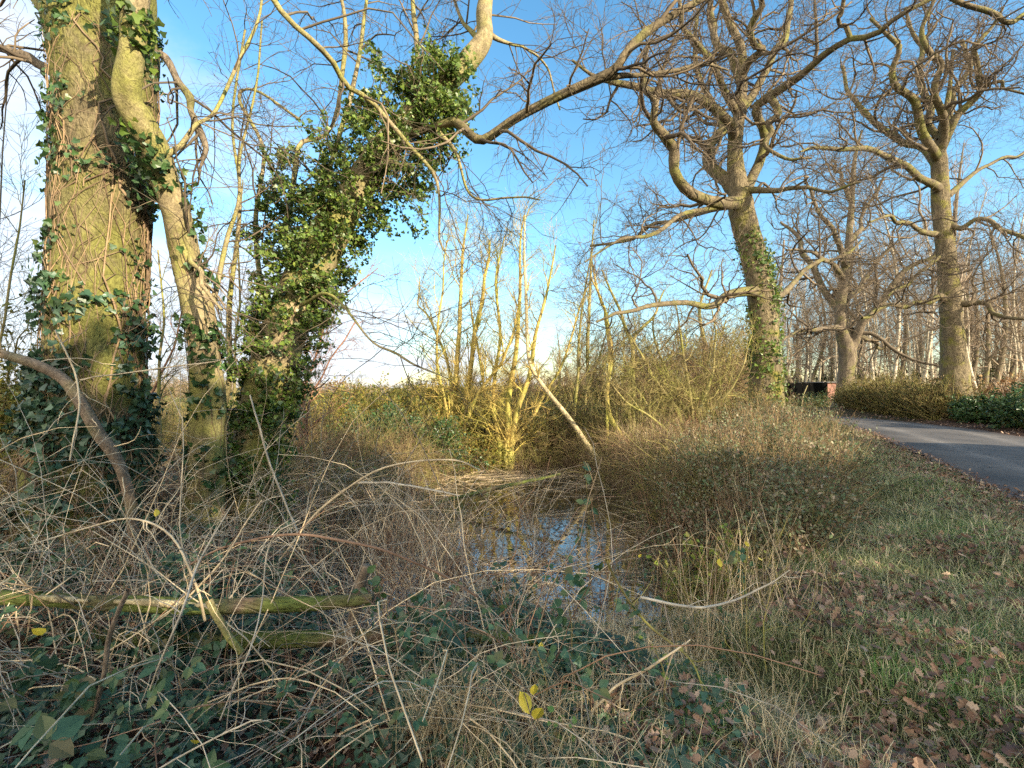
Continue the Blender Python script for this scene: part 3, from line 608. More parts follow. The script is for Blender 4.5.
g = rg(24)
T = px([(246, 590, 74, .4), (249, 545, 64, .4), (253, 495, 58, .3), (258, 450, 53, .2), (266, 400, 50, .1), (280, 350, 47, 0), (298, 295, 45, 0), (322, 245, 40, 0), (352, 195, 34, 0), (388, 145, 28, 0), (425, 103, 25, 0), (450, 80, 22, 0), (469, 60, 20, 0), (484, 38, 17, 0), (484, 14, 16, 0), (488, -10, 14, 0), (500, -60, 12, .1), (530, -140, 8, .2)], 5.2)
base = T[1, :3].copy(); base[2] = H(base[0], base[1])
lean = thing('leaning_tree', 'leaning trunk smothered in leafy green ivy with bare limbs above', 'tree', base)
s3 = cr(T, 80); TB().add(s3[:, :3], s3[:, 3], 26, .05, 25).build('trunk', MT['bark_smooth'], lean)
ll = [px(l, 5.2) for l in [
 [(395, 140, 12, 0), (415, 133, 8, -.1), (440, 125, 8, -.2), (456, 122, 9, -.25), (468, 135, 9, -.3), (480, 142, 9, -.3), (494, 136, 9, -.35), (512, 123, 9, -.4), (540, 108, 9, -.5), (572, 92, 9, -.6), (600, 79, 10, -.7), (616, 68, 9, -.75), (628, 50, 9, -.8), (648, 30, 9, -.8), (675, 15, 8, -.8), (705, 0, 7, -.8), (740, -22, 6, -.8), (800, -60, 4, -.8)],
 [(606, 77, 8, -.7), (632, 76, 5, -.7), (660, 73, 4.5, -.6), (690, 68, 4, -.5), (708, 62, 3, -.5), (728, 70, 2, -.4)],
 [(420, 110, 8, 0), (420, 80, 6, .1), (417, 50, 5, .2), (415, 20, 5, .2), (411, -10, 4, .3), (405, -60, 3, .3)],
 [(330, 235, 9, .1), (322, 200, 6, .3), (335, 150, 5, .4), (350, 100, 5, .6), (362, 40, 4, .8), (370, -20, 3, .9)],
 [(300, 290, 9, .1), (285, 240, 7, .4), (292, 190, 6, .6), (300, 145, 5, .8), (330, 130, 4, .9), (343, 60, 5, .9), (345, 20, 4, .9), (338, -15, 3, .9)],
 [(290, 310, 5, 0), (310, 300, 3.5, -.3), (330, 295, 3, -.6), (352, 318, 2.4, -.8), (372, 340, 2, -1), (395, 352, 2.5, -1.1), (415, 365, 2, -1.2), (440, 375, 1.5, -1.3)],
 [(275, 330, 8, .1), (262, 280, 6, .5), (256, 220, 5, .7), (262, 150, 4, .9), (240, 100, 4, 1), (256, 90, 3, 1), (300, 120, 3, 1)],
 [(484, 45, 8, 0), (466, 25, 4, .3), (455, 0, 3, .6), (450, -40, 2, .8)],
 [(488, -8, 9, 0), (470, -60, 6, -.4), (440, -110, 5, -.8), (400, -140, 3, -1)],
 [(438, 132, 6, -.2), (455, 152, 3, -.3), (470, 196, 2.5, -.3), (510, 196, 2, -.4), (540, 200, 1.5, -.4)],
 [(484, 30, 7, 0), (510, 45, 3, .2), (530, 50, 2.5, .3), (548, 70, 2, .4), (560, 110, 1.5, .5)]]]
PL, RL = [], []
for i, a in enumerate(ll):
    a = wob(cr(a, 30), g, .016); TB().add(a[:, :3], a[:, 3], 10, .08, 7 + i).build('limb', MT['bark_smooth'] if i not in (0, 1) else MT['limb_oak'], lean); PL.append(a[:, :3]); RL.append(a[:, 3])
PL = np.array(PL); RL = np.array(RL)
tb, last = crown(g, PL, RL, [dict(LV_NEAR[0], k=13), dict(LV_NEAR[1], k=6), dict(LV_NEAR[2], k=4)]); tb.build('crown', MT['twig'], lean)
# ivy: shoots that stand off the trunk and carry the leaves
lo, hi = 6, 52
idx = np.zeros(420, int); tt = g.beta(1.6, 1.2, 420) * (hi - lo) / 80 + lo / 80
p0, T0, r0 = interp(s3[None, :, :3], s3[None, :, 3], idx, tt)
q0 = nz(np.cross(T0, g.normal(0, 1, (420, 3))))
bul = np.interp(tt, [.08, .25, .42, .52, .60, .66], [.08, .15, .40, .66, .50, .18])
sh = march(g, p0 + q0 * r0[:, None] * .9, nz(q0 + [0, 0, .15] + g.normal(0, .25, (420, 3))), bul * g.uniform(.5, 1.35, 420), 7, .3, .05)
shr = np.linspace(.007, .002, 7)[None].repeat(420, 0)
s_2, s_2r = grow(g, sh, shr, 6, (.3, 1), (.10, .32), (30, 80), 4, .25, -.08, .6, .0015)
TB().add(sh, shr, 4).add(s_2, s_2r, 3).build('ivy_stem', MT['ivystem'], lean)
pa, na, _ = along(g, sh, shr, 9000, (.15, 1)); pb, nb, _ = along(g, s_2, s_2r, 19000, (0, 1))
pp = np.concatenate([pa, pb]); nn_ = np.concatenate([na, nb]) + [.4, -.3, .5]
leaves('ivy', g, pp + g.normal(0, .02, pp.shape), nn_, g.uniform(.022, .052, len(pp)), IVY, MT['ivy_sun'], lean, .6)
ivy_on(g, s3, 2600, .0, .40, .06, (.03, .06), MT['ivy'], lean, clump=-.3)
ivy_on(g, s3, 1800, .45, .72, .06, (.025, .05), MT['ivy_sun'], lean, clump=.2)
climbers(g, s3[:50], 40, lean, (.002, .006))
# leafy side branch hanging left of the ivy column
side = np.array([cr(px([(262, 250, 5, .5), (265, 215, 4, .6), (275, 175, 3, .7), (285, 150, 2, .8)], 5.2)[:, :3], 12), cr(px([(300, 290, 5, .3), (290, 240, 4, .4), (285, 210, 3, .4), (270, 180, 2, .4)], 5.2)[:, :3], 12)])
a, r = grow(g, side, np.full((2, 12), .012), 16, (.05, 1), (.2, .5), (40, 90), 5, .25, 0, .6, .002)
pa, na, _ = along(g, a, r, 3600, (.1, 1))
tb = TB().add(side, np.full((2, 12), .01), 4).add(a, r, 3); tb.build('ivy_stem', MT['ivystem'], lean)
leaves('ivy', g, pa + g.normal(0, .03, pa.shape), na + [.4, -.3, .5], g.uniform(.022, .048, len(pa)), IVY, MT['ivy_sun'], lean, .6)

# low bough in front of the big trunk, and the branch cutting the top right corner
g = rg(26)
a = wob(cr(px([(-60, 335, 12, -.75), (0, 354, 13, -.75), (35, 366, 14, -.72), (62, 380, 14, -.7), (82, 405, 14, -.7), (100, 432, 14, -.66), (118, 458, 13, -.6), (130, 500, 12, -.5), (136, 560, 12, -.4)], 4.3), 40), g, .012)
lb = thing('fallen_bough', 'bent grey-brown bough propped against the front of the huge ivy-clad trunk', 'branch', (a[-1, 0], a[-1, 1], float(H(a[-1, 0], a[-1, 1]))))
TB().add(a[:, :3], a[:, 3], 14, .08, 3, cap=True).build('bough', MT['deadbough'], lb)
x_, r_ = grow(g, a[None, :, :3], a[None, :, 3], 9, (.1, .9), (.25, .6), (30, 70), 7, .2, .05, .3, .002, .006)
TB().add(x_, r_, 4).build('crown', MT['cane'], lb)
a = wob(cr(px([(880, -70, 8, 0), (930, -20, 7, 0), (958, 0, 7, 0), (981, 10, 7, 0), (1002, 19, 7, 0), (1015, 22, 7, 0), (1028, 14, 6, 0), (1060, 5, 5, 0)], 7.0), 30), g, .02)
lb = thing('overhanging_branch', 'short mossy branch cutting across the upper right corner of the sky', 'branch', a[0, :3])
TB().add(a[:, :3], a[:, 3], 10, .06, 3).build('bough', MT['limb_oak'], lb)
tb, last = crown(g, a[None, :, :3], a[None, :, 3], [dict(LV_NEAR[0], k=10, ln=(.4, 1.2)), LV_NEAR[1]]); tb.build('crown', MT['twig'], lb)

# ------------------------------------------------------------------ small trees and bushes round the pond
LV_SM = [dict(k=13, t=(.12, 1), ln=(.5, 1.6), ang=(20, 60), P=7, wig=.16, up=.08, rr=.5, rmin=.006, rmax=.02),
         dict(k=8, t=(.15, 1), ln=(.3, .85), ang=(20, 60), P=5, wig=.18, up=.06, rr=.6, rmin=.004),
         dict(k=4, t=(.2, 1), ln=(.15, .5), ang=(20, 55), P=4, wig=.15, up=.05, rr=.7, rmin=.003)]
def stem_tree(name, lab, Y0, stems, seed, mt, mtw, levels=LV_SM, scale=1., group=None, wb=.04, leaf=None):
    g = rg(seed); rows = []
    for s_ in stems:
        p_ = px(s_, Y0); p_[:, 3] *= .62; b0 = p_[0].copy(); b0[2] = H(b0[0], b0[1]) - .1; b0[3] *= 1.15
        if p_[0, 2] > b0[2] + .75: p_ = np.vstack([b0, p_])
        else: p_[0] = b0
        rows.append(wob(cr(p_, 24), g, wb))
    b = rows[0][0, :3].copy(); b[2] = H(b[0], b[1]); root = thing(name, lab[0], lab[1], b, group)
    PL = np.array([r[:, :3] for r in rows]); RL = np.array([r[:, 3] for r in rows])
    for i, r in enumerate(rows):
        TB().add(r[:, :3], r[:, 3], 10, .07, seed + i).build('trunk' if i == 0 else 'stem', mt, root)
    tb, last = crown(g, PL, RL, levels, scale=scale); tb.build('crown', mtw, root)
    if leaf:
        pp, nn_, _ = along(g, last[0], last[1], leaf[0]); leaves('foliage', g, pp, nn_ + [0, 0, .5], g.uniform(leaf[1], leaf[2], leaf[0]), SMALL, leaf[3], root)
    return root
stem_tree('willow_tree', ('clump of tall golden-lit bare stems with a curving left arm, beyond the pond', 'tree'), 14.2, [
    [(456, 442, 11), (454, 405, 10), (458, 356, 8), (462, 300, 6), (463, 250, 4), (468, 215, 2)],
    [(460, 440, 10), (466, 395, 9), (476, 335, 7), (486, 276, 5), (490, 240, 3)],
    [(452, 440, 8), (452, 395, 6), (446, 356, 5, .5), (434, 330, 4, .8), (424, 312, 3, 1), (417, 300, 2, 1.1), (420, 275, 1.5, 1.1)],
    [(458, 442, 8), (470, 410, 6, -.5), (492, 375, 5, -.9), (508, 350, 4, -1.2), (518, 310, 3, -1.3)],
    [(454, 441, 7), (445, 400, 5, -.5), (438, 350, 4, -.8), (441, 290, 3, -1), (447, 240, 2, -1)]], 31, MT['twig_gold'], MT['twig_gold'], [dict(LV_SM[0], k=22), LV_SM[1], LV_SM[2]], 1.1)
stem_tree('willow_tree', ('cluster of upright golden bare stems just right of the clump with the curving arm', 'tree'), 13.6, [
    [(505, 448, 10), (508, 410, 9), (515, 350, 7), (520, 290, 5), (521, 240, 3), (524, 215, 2)],
    [(510, 448, 9), (522, 400, 8), (535, 340, 6), (548, 290, 4), (556, 245, 2)],
    [(500, 447, 8), (494, 400, 6), (500, 340, 5), (496, 280, 4), (505, 235, 2)],
    [(507, 446, 7), (488, 400, 5, .5), (478, 350, 4, .9), (470, 300, 3, 1.2)],
    [(512, 446, 7), (535, 410, 5, .6), (560, 370, 4, 1), (575, 320, 3, 1.4), (590, 280, 2, 1.6)]], 32, MT['twig_gold'], MT['twig_gold'], [dict(LV_SM[0], k=22), LV_SM[1], LV_SM[2]], 1.0)
stem_tree('dead_tree', ('bare pale pole-like stem that kinks and leans down to the right over the pond edge', 'dead tree'), 12.8, [
    [(606, 474, 8), (591, 450, 8), (575, 427, 8), (556, 402, 7), (540, 382, 6.5), (530, 365, 6), (527, 340, 5.5), (526, 300, 5), (524, 256, 4), (525, 215, 2.5)]], 33, MT['deadwood'], MT['twig_gold'], [dict(LV_SM[0], k=10, t=(.45, 1)), LV_SM[1], LV_SM[2]], .9, wb=.015)
stem_tree('sapling', ('grey-green sapling with a Y-shaped fork at the far water edge', 'tree'), 13.2, [
    [(637, 452, 9), (630, 425, 7), (631, 385, 7), (633, 348, 7), (624, 322, 5), (612, 296, 4), (602, 270, 2.5)],
    [(633, 350, 6), (644, 328, 5, .2), (656, 312, 4, .4), (664, 290, 2, .6)]], 34, MT['twig_olive'], MT['twig_olive'], [dict(LV_SM[0], k=8), dict(LV_SM[1], k=4), LV_SM[2]], .8)
stem_tree('sapling', ('mossy stem bowing left in a long curve beside the Y-forked sapling', 'tree'), 13.0, [
    [(641, 455, 9), (622, 436, 8), (610, 412, 7), (606, 385, 6), (611, 350, 6), (606, 318, 5), (598, 290, 4), (592, 262, 3)],
    [(607, 330, 4), (600, 300, 3, -.2), (590, 270, 2, -.3)]], 35, MT['twig_gold'], MT['twig_olive'], [dict(LV_SM[0], k=8), dict(LV_SM[1], k=4), LV_SM[2]], .8)
stem_tree('hawthorn', ('dense twiggy olive-brown thorn bush in front of the nearest oak', 'shrub'), 12.5, [
    [(690, 428, 8), (676, 408, 7), (660, 388, 6), (645, 360, 4), (630, 335, 2)],
    [(692, 426, 8), (690, 385, 6), (683, 345, 4), (676, 305, 2)],
    [(695, 426, 7), (708, 390, 5, .5), (715, 350, 3.5, .8), (712, 310, 2, 1)],
    [(688, 428, 6), (655, 420, 4, -.5), (625, 400, 3, -.8), (605, 372, 2, -1)],
    [(694, 426, 6), (725, 395, 4, -.4), (742, 365, 3, -.6), (752, 335, 2, -.6)],
    [(691, 426, 6), (668, 375, 4, .8), (652, 330, 3, 1.4), (662, 295, 2, 1.6)]], 36, MT['twig_olive'], MT['twig_olive'],
    [dict(LV_SM[0], k=20, wig=.3, ang=(30, 80), ln=(.6, 1.7)), dict(LV_SM[1], k=8, wig=.28, ang=(30, 80)), dict(LV_SM[2], k=4, wig=.25, ang=(30, 80))], 1.0, leaf=(2600, .025, .045, MT['gold_leaf']))
slims = [((300, 418, 6), (298, 360, 4), (312, 300, 3), (345, 262, 1.5), 9.5, 'twig_red', 'thin reddish bare stems leaning right against the white sky beside the leaning trunk'),
         ((305, 420, 5), (310, 370, 4), (330, 310, 3), (378, 268, 1.5), 9.8, 'twig_red', 'spindly bare shrub stem bending furthest right into the white cloud'),
         ((160, 430, 7), (158, 380, 6), (163, 320, 4), (158, 250, 3), 9.0, 'twig_olive', 'thin pale stem seen in the gap between the huge trunk and the crooked one'),
         ((573, 432, 6), (577, 380, 5), (581, 320, 4), (592, 250, 2), 17, 'twig_olive', 'slender bare tree standing behind the kinked dead pole'),
         ((588, 425, 7), (588, 370, 6), (589, 310, 5), (594, 220, 2), 20, 'twig_olive', 'taller straight bare tree behind the bowed mossy stem'),
         ((232, 430, 6), (236, 370, 5), (240, 300, 4), (243, 180, 2), 8.0, 'twig_olive', 'straight slim tree between the crooked and the leaning trunks'),
         ((130, 430, 5), (165, 370, 4), (182, 310, 3), (215, 250, 1.5), 10.0, 'twig_red', 'thin stem leaning right low behind the huge trunk'),
         ((-15, 470, 7), (-6, 380, 6), (5, 300, 5), (25, 180, 3), 7.0, 'twig_olive', 'slim bare tree at the very left edge behind the huge trunk'),
         ((-60, 480, 7), (-40, 380, 6), (-10, 280, 4), (10, 60, 2), 7.5, 'twig', 'dark slim tree leaning into the upper left corner'),
         ((700, 400, 9), (704, 350, 7), (700, 310, 5), (712, 270, 3), 24, 'twig_olive', 'bare bushy tree seen through the thorn bush'),
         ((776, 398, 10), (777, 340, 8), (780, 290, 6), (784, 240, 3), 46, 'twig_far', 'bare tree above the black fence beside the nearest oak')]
for i, s_ in enumerate(slims):
    Y0 = s_[4]; h_ = (s_[0][1] - s_[3][1]) * mpp(Y0)
    stem_tree('slender_tree', (s_[6], 'tree'), Y0, [list(s_[:4])] + ([[ (s_[0][0] + 3, s_[0][1], s_[0][2] * .7), (s_[1][0] + 14, s_[1][1], s_[1][2] * .7, .3), (s_[2][0] + 26, s_[2][1] + 10, 2, .5)]] if i % 2 else []),
              40 + i, MT[s_[5]], MT[s_[5]], [dict(LV_SM[0], k=12), LV_SM[1], LV_SM[2]], min(1.6, max(.6, h_ / 4.0)))

def bush(name, lab, x, y, rx, ry, rz, seed, mt, stems=26, lf=None, k2=8, k3=5, rad=.010, parts=('stem', 'foliage'), wig=.2, z=None, group=None, base_spread=.5):
    """twiggy bush filling a half ellipsoid: stems fan out from the base"""
    g = rg(seed); zb = float(H(x, y)) if z is None else z
    root = thing(name, lab[0], lab[1], (x, y, zb), group)
    az = g.uniform(0, 6.283, stems); el = np.arccos(g.uniform(.0, 1, stems)) * .95
    d = np.stack([np.sin(el) * np.cos(az) * rx, np.sin(el) * np.sin(az) * ry, np.cos(el) * rz + .12 * rz], 1)
    ln = np.linalg.norm(d, axis=1) * g.uniform(.55, .9, stems)
    p0 = np.stack([x + g.uniform(-1, 1, stems) * rx * base_spread, y + g.uniform(-1, 1, stems) * ry * base_spread, np.zeros(stems)], 1); p0[:, 2] = H(p0[:, 0], p0[:, 1]) - .05
    a = march(g, p0, nz(d), ln, 9, wig * .6, .02); r = np.linspace(rad, rad * .35, 9)[None].repeat(stems, 0)
    s_ = (rx + ry + rz) / 3
    b, rb = grow(g, a, r, k2, (.2, 1), (.25 * s_, .6 * s_), (20, 70), 6, wig, .04, .6, rad * .3)
    c, rc = grow(g, b, rb, k3, (.2, 1), (.12 * s_, .35 * s_), (20, 70), 4, wig, .03, .7, rad * .22)
    TB().add(a, r, 5).add(b, rb, 3).add(c, rc, 3).build(parts[0], mt, root)
    if lf:
        n_, s0, s1, ml, tm = lf; pp, nn_, _ = along(g, c, rc, n_, (.1, 1))
        leaves(parts[1], g, pp + g.normal(0, .012, pp.shape), nn_ + [0, 0, .6], g.uniform(s0, s1, n_), tm, ml, root, .5)
    return root
def pxg(px_, Y): return (px_ - 512) / F * Y
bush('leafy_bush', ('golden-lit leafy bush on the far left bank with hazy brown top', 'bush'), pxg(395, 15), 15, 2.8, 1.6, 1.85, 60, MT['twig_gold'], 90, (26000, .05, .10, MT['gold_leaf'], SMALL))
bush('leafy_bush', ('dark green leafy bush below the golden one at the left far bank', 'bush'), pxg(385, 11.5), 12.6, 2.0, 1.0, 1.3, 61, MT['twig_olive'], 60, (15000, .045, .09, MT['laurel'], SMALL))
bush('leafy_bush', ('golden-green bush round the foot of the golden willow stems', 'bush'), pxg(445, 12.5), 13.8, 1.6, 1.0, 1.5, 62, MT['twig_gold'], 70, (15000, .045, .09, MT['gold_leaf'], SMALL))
bush('leafy_bush', ('scrubby green bush between the willow stems and the dead pole', 'bush'), pxg(530, 13.5), 14.6, 2.0, 1.2, 1.5, 63, MT['twig_olive'], 66, (12000, .04, .08, MT['hedge_leaf'], SMALL))
bush('leafy_bush', ('low dull green scrub behind the two saplings', 'bush'), pxg(610, 13.5), 15.0, 2.4, 1.3, 1.2, 64, MT['twig_olive'], 66, (12000, .04, .08, MT['hedge_leaf'], SMALL))
bush('brown_bush', ('russet twiggy bush under the low bough of the nearest oak', 'bush'), pxg(715, 15), 16.0, 2.3, 1.5, 1.5, 65, MT['twig_red'], 60, (2500, .03, .05, MT['bracken'], SMALL))
bush('brown_bush', ('brown leafless scrub behind the leaning trunk at the left bank', 'bush'), pxg(300, 9), 9.0, 1.6, 1.2, .8, 66, MT['twig_red'], 50, (1500, .03, .05, MT['bracken'], SMALL))
bush('leafy_bush', ('yellow-green bush glimpsed between the huge and the crooked trunks', 'bush'), pxg(165, 12), 12.0, 2.2, 1.2, 1.35, 67, MT['twig_olive'], 46, (4200, .03, .06, MT['gold_leaf'], SMALL))
bush('brown_bush', ('grey-brown bramble mound between the feet of the huge and crooked trunks', 'bush'), pxg(150, 6.0), 6.0, 1.1, .8, 1.0, 68, MT['cane_red'], 70, (900, .03, .06, MT['ivy_cool'], SMALL), rad=.007)
bush('leafy_bush', ('tall sunlit yellow-green bush at the left frame edge behind the huge trunk', 'bush'), pxg(-15, 7), 7.3, 1.1, 1.2, 3.2, 69, MT['twig_gold'], 64, (7500, .04, .08, MT['gold_leaf'], OVAL))
bush('leafy_bush', ('pale yellow-green sprouting bush on the near bank right of the water', 'bush'), pxg(712, 4.8), 4.8, .6, .5, .85, 70, MT['twig_straw'], 60, (2600, .03, .055, MT['lime_leaf'], OVAL), rad=.007)
bush('leafy_bush', ('olive twiggy bush overhanging the right side of the water', 'bush'), pxg(690, 7.5), 7.5, 1.0, 1.2, .95, 71, MT['twig_olive'], 60, (1300, .03, .05, MT['hedge_leaf'], OVAL), rad=.007)
bush('brown_bush', ('reddish bramble scrub on the right bank between the water and the hedge', 'bush'), pxg(700, 10), 10.5, 1.5, 1.5, 1.0, 72, MT['twig_red'], 60, (2200, .03, .05, MT['hedge_leaf'], SMALL), rad=.007)
bush('leafy_bush', ('ivy-green scrub on the bank left of the water below the pines of canes', 'bush') if False else ('dim green scrub low on the left bank behind the tangled canes', 'bush'), pxg(330, 8), 8.0, 1.4, 1.0, .6, 73, MT['cane_grey'], 50, (2200, .03, .055, MT['ivy'], SMALL), rad=.006)
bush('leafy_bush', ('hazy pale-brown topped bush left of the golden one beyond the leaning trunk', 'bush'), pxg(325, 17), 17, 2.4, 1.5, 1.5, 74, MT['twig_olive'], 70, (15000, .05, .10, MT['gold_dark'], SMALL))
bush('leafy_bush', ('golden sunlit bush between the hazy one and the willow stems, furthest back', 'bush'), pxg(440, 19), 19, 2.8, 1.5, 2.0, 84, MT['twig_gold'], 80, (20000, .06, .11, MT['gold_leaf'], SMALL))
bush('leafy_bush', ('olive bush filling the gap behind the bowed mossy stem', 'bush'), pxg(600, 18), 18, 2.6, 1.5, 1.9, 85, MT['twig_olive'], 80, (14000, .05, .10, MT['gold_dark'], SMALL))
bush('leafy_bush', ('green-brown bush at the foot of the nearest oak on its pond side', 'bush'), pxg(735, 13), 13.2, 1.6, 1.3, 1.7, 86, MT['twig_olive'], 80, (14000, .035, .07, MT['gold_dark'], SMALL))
# broken stump and the log lying beside it
g = rg(75)
a = px([(476, 452, 8), (477, 430, 7), (479, 415, 6), (478, 405, 5)], 14.0); st_ = thing('tree_stump', 'pale broken upright stump glowing in the sun below the willow stems', 'tree stump', (a[0, 0], a[0, 1], float(H(a[0, 0], a[0, 1]))))
a[0, 2] = H(a[0, 0], a[0, 1]) - .1
c_ = cr(a, 14); TB().add(c_[:, :3], c_[:, 3], 12, .1, 3, cap=True).build('trunk', MT['deadwood'], st_)
x_, r_ = grow(g, c_[None, :, :3], c_[None, :, 3], 5, (.6, 1), (.1, .35), (20, 60), 4, .2, 0, .35, .006)
a[0, 2] = H(a[0, 0], a[0, 1]) - .1; TB().add(x_, r_, 5).build('snag', MT['deadwood'], st_)
def log(name, lab, ctrl, Y0, m, seed, sides=16, lump=.08, cat='log', sub=True):
    g = rg(seed); a = wob(cr(px(ctrl, Y0), 40), g, .003 if cat in ('stick', 'fence post') else .008)
    root = thing(name, lab, cat, a[0, :3]); TB().add(a[:, :3], a[:, 3], sides, lump, seed, cap=True).build('trunk' if cat == 'log' else 'rail', m, root)
    return root, a
log('fallen_log', 'sunlit log lying across the bank just right of the pale broken stump', [(482, 424, 3), (500, 424, 3.5), (520, 426, 3.5), (548, 436, 3)], 14.2, MT['deadwood'], 76)
log('fallen_log', 'dark thin log slanting into the water behind the cane tangle', [(400, 522, 3), (440, 503, 4), (500, 487, 4), (560, 474, 2.5)], 9.0, MT['logmoss'], 77)
# mossy rails of a collapsed fence in the left foreground
ra_, a1 = log('fence_rail', 'upper mossy round rail of the collapsed fence, bark split to pale wood', [(-60, 592, 21), (0, 598, 20), (60, 603, 18), (130, 605, 19), (200, 609, 18), (270, 606, 17), (340, 603, 13), (372, 598, 9)], 2.7, MT['logmoss'], 78, 22, .05, 'fence rail')
rb_, a2 = log('fence_rail', 'lower mossy round rail lying level just above the ground ivy', [(-60, 641, 22), (0, 641, 21), (80, 637, 20), (170, 641, 19), (260, 640, 18), (350, 637, 16), (430, 635, 14), (500, 637, 12), (560, 642, 9)], 2.9, MT['logmoss'], 79, 22, .05, 'fence rail')
g = rg(80)
s_ = g.uniform(.03, .65, 14)
tb = TB()
for (u0, u1) in ((.26, .36), (.42, .62)):
    u_ = np.linspace(u0, u1, 14) * 39; i = u_.astype(int); c_ = a1[i, :3] + [0, -.045, .028]
    tb.add(c_, .016 * np.sin(np.linspace(.15, 3, 14)) + .004, 8, .2, 5)
tb.build('split_wood', MT['deadwood'], ra_)
log('fence_post', 'slim bare post leaning at the end of the mossy rails, ivy above it', [(338, 705, 11), (344, 675, 11), (349, 640, 11), (360, 590, 11), (366, 566, 10)], 2.85, MT['deadbough'], 81, 14, .06, 'fence post')
log('cut_stick', 'short thick stick with a sawn end resting across the mossy rails', [(209, 600, 8.5), (222, 625, 8.5), (241, 652, 7.5)], 2.4, MT['bark_smooth'], 82, 12, .05, 'stick')
log('cut_stick', 'broken stick standing slanted in front of the upper mossy rail', [(128, 590, 5), (110, 635, 6), (103, 680, 6), (90, 730, 5)], 2.2, MT['deadbough'], 83, 12, .08, 'stick')

# ------------------------------------------------------------------ prominent single canes and the tangle of dead brambles
canes = [([(30, 545, 3), (80, 530, 4), (130, 520, 4.5), (170, 535, 5), (195, 580, 5), (205, 620, 5)], 2.3, 'cane', 'pale arching cane sweeping over the upper mossy rail at the left'),
         ([(180, 570, 4), (230, 545, 5), (300, 535, 5), (370, 548, 5), (430, 570, 5), (478, 597, 5)], 2.6, 'cane_red', 'long reddish cane arching low across the tangle'),
         ([(355, 483, 4), (400, 484, 4), (460, 496, 3)], 4.6, 'cane_grey', 'straight pale cane sticking out of the tangle towards the water'),
         ([(480, 470, 3), (450, 460, 3), (380, 470, 4), (320, 510, 5), (280, 560, 5)], 4.0, 'cane', 'cane bending down from the top of the tangle'),
         ([(640, 597, 5), (680, 605, 5), (715, 606, 5), (760, 590, 4), (790, 570, 2)], 2.4, 'cane_grey', 'grey curved stick lying over the grass right of the water'),
         ([(606, 560, 5), (618, 585, 5), (650, 625, 5), (690, 660, 4), (707, 700, 3)], 2.4, 'twig_olive', 'olive branch sloping down over the dry grass in the middle'),
         ([(300, 520, 3), (270, 545, 3), (262, 600, 3), (248, 650, 3), (220, 720, 3)], 2.2, 'cane_grey', 'grey hooked cane hanging in front of the mossy rails'),
         ([(120, 790, 6), (190, 752, 4), (230, 730, 4), (262, 720, 3)], 1.7, 'cane_grey', 'pale bent stick low among the ground ivy at the bottom left'),
         ([(95, 660, 4), (150, 625, 4), (215, 570, 4), (262, 500, 3)], 2.3, 'cane', 'straight cane slanting up to the right across both rails'),
         ([(150, 690, 4), (170, 640, 5), (185, 600, 5), (200, 560, 4), (235, 500, 2.5)], 2.0, 'cane_grey', 'thick grey cane rising steeply in front of the rails'),
         ([(690, 640, 3), (650, 668, 5), (610, 690, 5), (588, 720, 5)], 2.1, 'cane', 'straw-coloured broken cane lying in the dry grass'),
         ([(250, 395, 3), (262, 440, 4), (285, 500, 4), (300, 540, 4)], 3.6, 'cane_grey', 'pale cane crossing the foot of the leaning trunk'),
         ([(240, 350, 1.5), (215, 360, 2.5), (130, 372, 3), (80, 380, 3.5)], 3.4, 'cane', 'thin looping dead stem in front of the huge trunk'),
         ([(55, 330, 4), (75, 370, 4), (78, 410, 4), (70, 460, 4)], 3.2, 'cane', 'short pale stick hanging against the huge trunk above the bough')]
for i, (c_, Y0, mt, lab) in enumerate(canes):
    g = rg(90 + i); c_ = [tuple(q_) if len(q_) > 3 else (*q_, .12 * math.sin(j * 1.3 + i)) for j, q_ in enumerate(c_)]
    a = wob(cr(px(c_, Y0), 24), g, .006); root = thing('bramble_cane', lab, 'cane', a[0, :3])
    x_, r_ = grow(g, a[None, :, :3], a[None, :, 3], 7, (.1, .95), (.1, .4), (25, 70), 6, .2, .0, .4, .0012, .003)
    TB().add(a[:, :3], a[:, 3] * .55, 8, .06, i).add(x_, r_, 4).build('stem', MT[mt], root)

def tangle(name, lab, g, n, xy, ln, el, mt, rad=(.002, .005), droop=-.16, P=9, kids=4, wig=.1, kln=(.1, .45), zoff=0, az=None, sides=4):
    x, y = xy; p0 = np.stack([x, y, np.maximum(H(x, y), WZ - .1) + zoff], 1)
    az = g.uniform(0, 6.283, n) if az is None else az; e = np.radians(g.uniform(el[0], el[1], n))
    d = np.stack([np.cos(az) * np.cos(e), np.sin(az) * np.cos(e), np.sin(e)], 1)
    a = march(g, p0, d, g.uniform(ln[0], ln[1], n), P, wig, droop)
    a[:, :, 2] = np.maximum(a[:, :, 2], np.maximum(H(a[:, :, 0], a[:, :, 1]), WZ) + .01)
    r0 = g.uniform(rad[0], rad[1], n); r = r0[:, None] * np.linspace(1, .4, P)[None]
    tb = TB().add(a, r, sides)
    if kids:
        b, rb = grow(g, a, r, kids, (.15, 1), kln, (25, 75), 6, wig * 1.3, droop * .4, .6, rad[0] * .5); tb.add(b, rb, 3)
    o = tb.build(name, MT[mt], None); return tag(o, lab[0], lab[1], kind='stuff'), a
def region(g, n, fn, box):
    xs, ys = [], []; c = 0
    while c < n:
        x = g.uniform(box[0], box[1], n * 3); y = g.uniform(box[2], box[3], n * 3); k_ = g.uniform(0, 1, n * 3) < fn(x, y); xs.append(x[k_]); ys.append(y[k_]); c += k_.sum()
    return np.concatenate(xs)[:n], np.concatenate(ys)[:n]
def shore(x, y): return np.exp(-((pe(x, y) - 1.12) / .22) ** 2)
